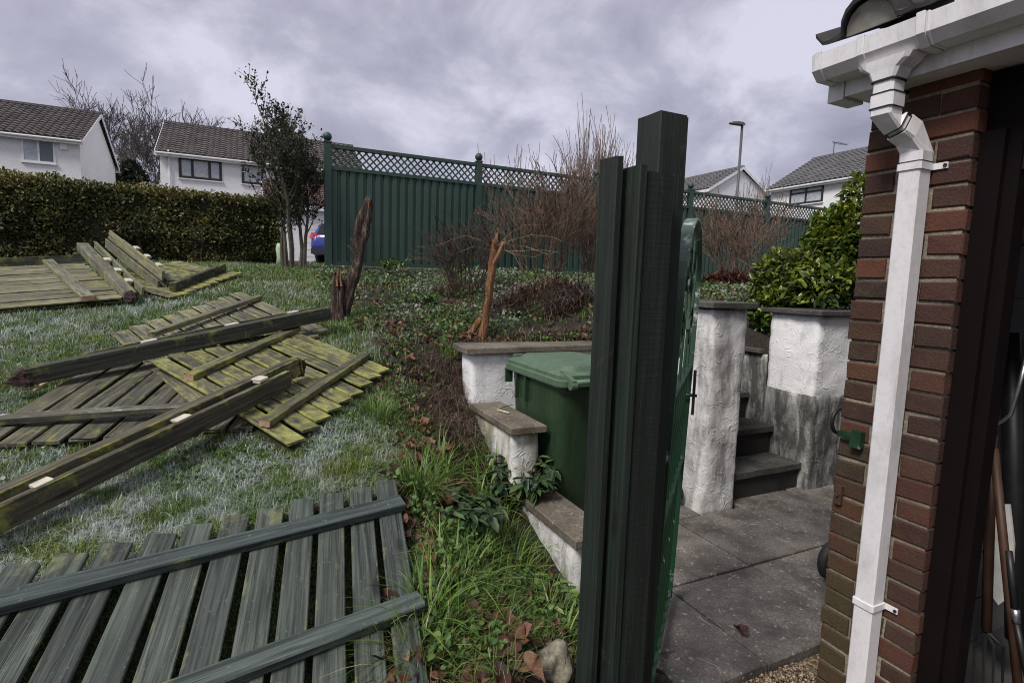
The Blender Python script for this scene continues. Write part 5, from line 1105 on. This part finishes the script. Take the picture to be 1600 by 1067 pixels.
# ------------------------------------------------------------------ houses
def tile_slope(m, o, along, up, La, Lu, step=.32, colw=.30):
    """pantiled slope: o lower corner, along the eaves and up the slope"""
    nrm = along.cross(up).normalized(); nrm = nrm if nrm.z > 0 else -nrm; rows = max(2, int(Lu/step)); cols = int(La/colw)*4; A = along.normalized(); U = up.normalized()
    hs = [.0, .05, .06, .045]; n0 = len(m.v); prof = [(A*(La*i/cols), nrm*hs[i % 4]) for i in range(cols+1)]
    for r in range(rows):
        for k in (0, 1):
            base = o+U*(Lu*(r+k)/rows)+nrm*(.05 if k == 0 else .0)
            for x, h in prof: m.v.append(tuple(base+x+h))
        b = n0+r*2*(cols+1)
        for i in range(cols): m.f.append((b+i, b+i+1, b+cols+1+i+1, b+cols+1+i))
        if r:
            pb = b-(cols+1)
            for i in range(cols): m.f.append((pb+i, pb+i+1, b+i+1, b+i))
    return m
def window(par, o, wx, n, w, h, cols, fmat, pane='glass', th=.07, transom=None):
    """o = lower left corner on the wall, wx = unit along the wall, n = outward"""
    m = MB(); z = UP
    m.box(o-n*.02, wx*w, n*.07, z*th); m.box(o+z*(h-th)-n*.02, wx*w, n*.07, z*th)
    xs = [0]+[w*c for c in cols]+[w]
    for i, x in enumerate(xs): x0 = 0 if i == 0 else (w-th if i == len(xs)-1 else x-th/2); m.box(o+wx*x0+z*th-n*.02, wx*th, n*.065, z*(h-2*th))
    if transom: m.box(o+wx*th+z*(h*transom)-n*.015, wx*(w-2*th), n*.055, z*th*.8)
    f = m.build('window', MT[fmat], par)
    for i in range(len(xs)-1): MB().box(o+wx*(xs[i]+th*.5)+z*th*.8, wx*(xs[i+1]-xs[i]-th), n*.02, z*(h-th*1.6)).build('pane', MT[pane if not isinstance(pane, (list, tuple)) else pane[i % len(pane)]], f)
    MB().box(o-wx*.05-z*.06, wx*(w+.1), n*.10, z*.055).build('sill', MT['white_trim'], f)
    return f
def house(label, o, X, Yd, LX, LY, zg, ze, zr, roof='roof_grey', name='house', ov=.3, gutter=True, zback=None):
    """o: front corner (plan), X along the eaves, Yd depth; ridge runs along X"""
    t = thing(name, label, 'house', V3((o.x, o.y, zg))); C = lambda x, y, z: V3((o.x, o.y, 0))+X*x+Yd*y+UP*z
    m = MB(); pr = [(0, zg), (0, ze), (LY/2, zr-.12), (LY, ze), (LY, zg)]; m.loft([[C(0, y, z) for y, z in pr], [C(LX, y, z) for y, z in pr]]); m.build('wall', MT['house_wall'], t)
    sl = (zr-ze)/(LY/2); rf = MB(); Lu = math.hypot(LY/2+ov, (LY/2+ov)*sl)
    tile_slope(rf, C(-ov*.6, -ov, ze-ov*sl+.05), X, (Yd+UP*sl), LX+ov*1.2, Lu); tile_slope(rf, C(-ov*.6, LY+ov, ze-ov*sl+.05), X, (-Yd+UP*sl), LX+ov*1.2, Lu)
    r = rf.build('roof', MT[roof], t)
    m = MB(); m.box(C(-ov*.6, LY/2-.12, zr+.04), X*(LX+ov*1.2), Yd*.24, UP*.09); m.build('ridge', MT[roof], r)
    for y0, s in ((-ov, 1), (LY+ov, -1)):
        m = MB(); m.box(C(-ov*.6, y0, ze-ov*sl-.16), X*(LX+ov*1.2), Yd*s*.03, UP*.20); m.build('fascia', MT['white_trim'], t)
        if gutter: m = MB(); q = C(-ov*.5, y0-s*.06, ze-ov*sl-.02); m.tube([q, q+X*(LX+ov)], .055, 8); m.build('gutter', MT['white_trim'], t)
    for x0 in (-ov*.6-.03, LX+ov*.6):
        for y0, s in ((-ov, 1), (LY+ov, -1)): m = MB(); m.box(C(x0, y0, ze-ov*sl-.14), X*.03, (Yd*s+UP*sl)*(LY/2+ov), UP*.20); m.build('bargeboard', MT['white_trim'], t)
    return t, C
p = at_y(124, 219, 28); L1 = 13; o1 = V3((p.x, p.y, 0))-EP*L1
h1, C1 = house('white house with grey tiled roof at the far left, one window showing', o1, EP, EW, L1, 8, 2.4, p.z+.05, 10.05)
w0 = at_y(35, 250, 25); x0 = (w0-o1).dot(EP); ws = 1.72
wl = at_a(35, 252, toab(p)[0]); wr_ = at_a(87, 252, toab(p)[0]); wt = at_a(35, 216, toab(p)[0])
window(h1, wl-EW*.0, EP, -EW, (wr_-wl).length, wt.z-wl.z, [.5], 'white_trim', ('curtain', 'glass'), .08)
m = MB(); v0 = at_a(95, 234, toab(p)[0]); m.box(v0-EW*.0, EP*.28, EW*-.12, UP*.32); m.build('vent_box', MT['white_trim'], h1)
p = at_y(249, 236, 30); o2 = V3((p.x, p.y, 0)); a2 = toab(p)[0]
h2, C2 = house('white house with brown tiled roof and dark brown windows behind the hedge', o2, EP, EW, 10.5, 8, 2.4, p.z+.05, 10.2)
for u0, u1, v0, v1, cols, pn in ((280, 347, 278, 245, [.31, .71], ('curtain', 'curtain', 'curtain')), (378, 412, 287, 255, [], ('curtain',))):
    a = at_a(u0, v0-(.0), a2); b = at_a(u1, v0, a2); c = at_a(u0, v1, a2); window(h2, a, EP, -EW, (b-a).dot(EP), c.z-a.z, cols, 'brown_frame', pn, .13)
m = MB(); q = at_a(264, 240, a2); m.tube([V3((q.x, q.y, 2.4))-EW*.08, q-EW*.08, q-EW*.3+UP*.1], .045, 8); m.build('downpipe', MT['white_trim'], h2)
p = at_y(1205, 296, 36); b3 = toab(p)[1]; o3 = V3((p.x, p.y, 0))
h3, C3 = house('white house with grey roof, dark windows and an aerial, beyond the laurel', o3, -EW, EP, 12, 8, 2.4, p.z+.05, 10.2, 'roof_slate')
a = at_b(1233, 322, b3); b = at_b(1285, 322, b3); c = at_b(1233, 296, b3); window(h3, a, -EW, -EP, (b-a).dot(-EW), c.z-a.z, [.5], 'brown_frame', 'curtain', .12, .62)
m = MB(); q = C3(1.2, 4, 10.2); m.tube([q, q+UP*.9], .025, 6); e = q+UP*.85; m.tube([e-EP*.2, e+EP*1.3-UP*.0], .018, 6)
for i in range(7): m.tube([e+EP*(.1+i*.17)-EW*.25, e+EP*(.1+i*.17)+EW*.25], .010, 4)
m.build('aerial', MT['lamp_grey'], h3)
p = at_y(1110, 293, 40); o4 = V3((p.x, p.y, 0)); h4, C4 = house('low white gable with grey roof beyond the fence beside the street lamp', o4, EW, EP, 12, 5.8, 2.4, p.z, 10.25, 'roof_slate', gutter=False)
p = at_y(418, 318, 27); ag = toab(p)[0]; h5, C5 = house('white garage with red-brown roof behind the blue car', V3((p.x, p.y, 0)), EP, EW, 8, 6, 2.0, p.z+.1, p.z+1.45, 'roof_red', 'white_garage', gutter=False); h5['category'] = 'garage'
for i in range(7): MB().box(V3((p.x, p.y, 2.1))+EP*1.6-EW*.05+UP*(i*.34), EP*5, EW*.045, UP*.325).build('door_panel', MT['white_trim'], h5)
# far conifers
def conifer(u, v, y, r, h, label):
    p = at_y(u, v, y); b = V3((p.x, p.y, p.z-h)); o = thing('conifer', label, 'tree', b); MB().tube([b-UP*2, b+UP*h*.5, b+UP*h], [.15, .1, .03], 6).build('trunk', MT['bark_grey'], o)
    n = 3600; t = rng.random(n); th = rng.random(n)*6.28; rad = r*np.sin(np.clip(t*.92+.08, 0, 1)*math.pi)**.6*rng.uniform(.5, 1.08, n)*(1+.25*np.sin(th*5+t*9)); C = np.stack([b.x+rad*np.cos(th), b.y+rad*np.sin(th), b.z+h*t*1.05], 1)
    V, Fc = leaves(C, rdir(n, .2), rdir(n), rng.uniform(.25, .5, n), .2, .05); tag(place('crown', V, Fc, MT['conifer'], o, False, {'cv': np.repeat(rng.random(n), 6)}), kind='stuff')
conifer(492, 258, 34, 1.0, 3.6, 'dark conifer above the red-brown garage roof'); conifer(204, 258, 40, .9, 2.4, 'small dark conifer between the two left houses')
# street lamp
p = at_y(1150, 330, 23); b = V3((p.x, p.y, 1.9)); tpz = at_y(1155, 197, 23).z; sl_o = thing('street_lamp', 'grey street lamp standing beyond the green fence', 'street lamp', b)
MB().tube([b, b+UP*1.2, b+UP*1.25, b+UP*(tpz-1.9)], [.085, .085, .055, .05], 10).build('column', MT['lamp_grey'], sl_o, True)
hd = V3((b.x, b.y, tpz)); d = V3((-1, -.25, 0)).normalized(); y_ = d.cross(UP); rings = []
for s, w, z0, z1 in ((-.12, .04, -.02, .04), (.0, .09, -.05, .08), (.25, .14, -.03, .08), (.5, .13, -.02, .05), (.58, .07, -.01, .02)): c = hd+d*s+UP*.06; rings.append([c+y_*w+UP*z0, c+y_*w*.7+UP*z1, c-y_*w*.7+UP*z1, c-y_*w+UP*z0])
MB().loft(rings).build('lamp_head', MT['lamp_grey'], sl_o)
# blue car seen from behind
def car():
    c = at_y(474, 412, 19.5); o0 = V3((c.x+1.05, 19.5, terrain(c.x+1.05, 19.5))); o = thing('blue_car', 'blue hatchback parked beyond the hedge, rear and tail lamp showing', 'car', o0)
    f = V3((.10, 1, 0)).normalized(); r = V3((f.y, -f.x, 0)); C = lambda x, y, z: o0+r*x+f*y+UP*z
    st = [(0, .70, .42, .80, .84, .86), (.06, .84, .30, .88, .95, .97), (.35, .88, .24, .92, 1.0, 1.38), (.9, .89, .22, .92, 1.0, 1.50), (1.9, .90, .22, .90, .98, 1.52), (2.7, .90, .22, .89, .96, 1.40), (3.2, .89, .22, .88, .94, 1.00), (4.0, .84, .26, .78, .84, .86), (4.25, .66, .36, .64, .68, .70)]
    def ring(s, k=1.): y, w, zs, zm, zb, zr = s; wr = w*.72 if zr-zb > .1 else w*.9; return [C(q[0], y, q[1]) for q in ((-w*.92, zs), (-w, (zs+zm)/2), (-w*.97, zm), (-w*.93, zb), (-wr, zr-.04), (-wr*.8, zr), (wr*.8, zr), (wr, zr-.04), (w*.93, zb), (w*.97, zm), (w, (zs+zm)/2), (w*.92, zs))]
    MB().loft([ring(s) for s in st]).build('body', MT['car_blue'], o, True)
    m = MB(); m.loft([[C(-.62, .075, 1.0), C(.62, .075, 1.0), C(.56, .31, 1.37), C(-.56, .31, 1.37)], [C(-.62, .06, 1.0), C(.62, .06, 1.0), C(.56, .295, 1.38), C(-.56, .295, 1.38)]]); m.build('rear_window', MT['car_glass'], o)
    for s in (-1, 1):
        m = MB(); m.loft([[C(s*.868, y, z) for y, z in ((.55, 1.03), (2.9, 1.0), (2.55, 1.34), (.75, 1.38))], [C(s*x, y, z) for x, y, z in ((.885, .55, 1.03), (.885, 2.9, 1.0), (.70, 2.55, 1.36), (.70, .75, 1.42))]]); m.build('side_window', MT['car_glass'], o)
        m = MB(); m.loft([[C(s*.60, .01, .86), C(s*.88, .03, .84), C(s*.905, .22, .92), C(s*.88, .16, 1.06), C(s*.62, .05, 1.02)], [C(s*.60, .10, .86), C(s*.84, .12, .84), C(s*.87, .30, .92), C(s*.84, .24, 1.06), C(s*.62, .14, 1.02)]]); m.build('tail_lamp', MT['tail_lamp'], o)
        for y in (.75, 3.3): wheel('wheel', C(s*.80, y, .31), r, .31, .2, o)
    MB().box(C(-.8, -.03, .30), r*1.6, f*.12, UP*.20).build('bumper', MT['black_plastic'], o); MB().box(C(-.26, -.012, .60), r*.52, f*.03, UP*.11).build('number_plate', flat('plain yellow plate', (.55, .42, .05), .5), o)
car()
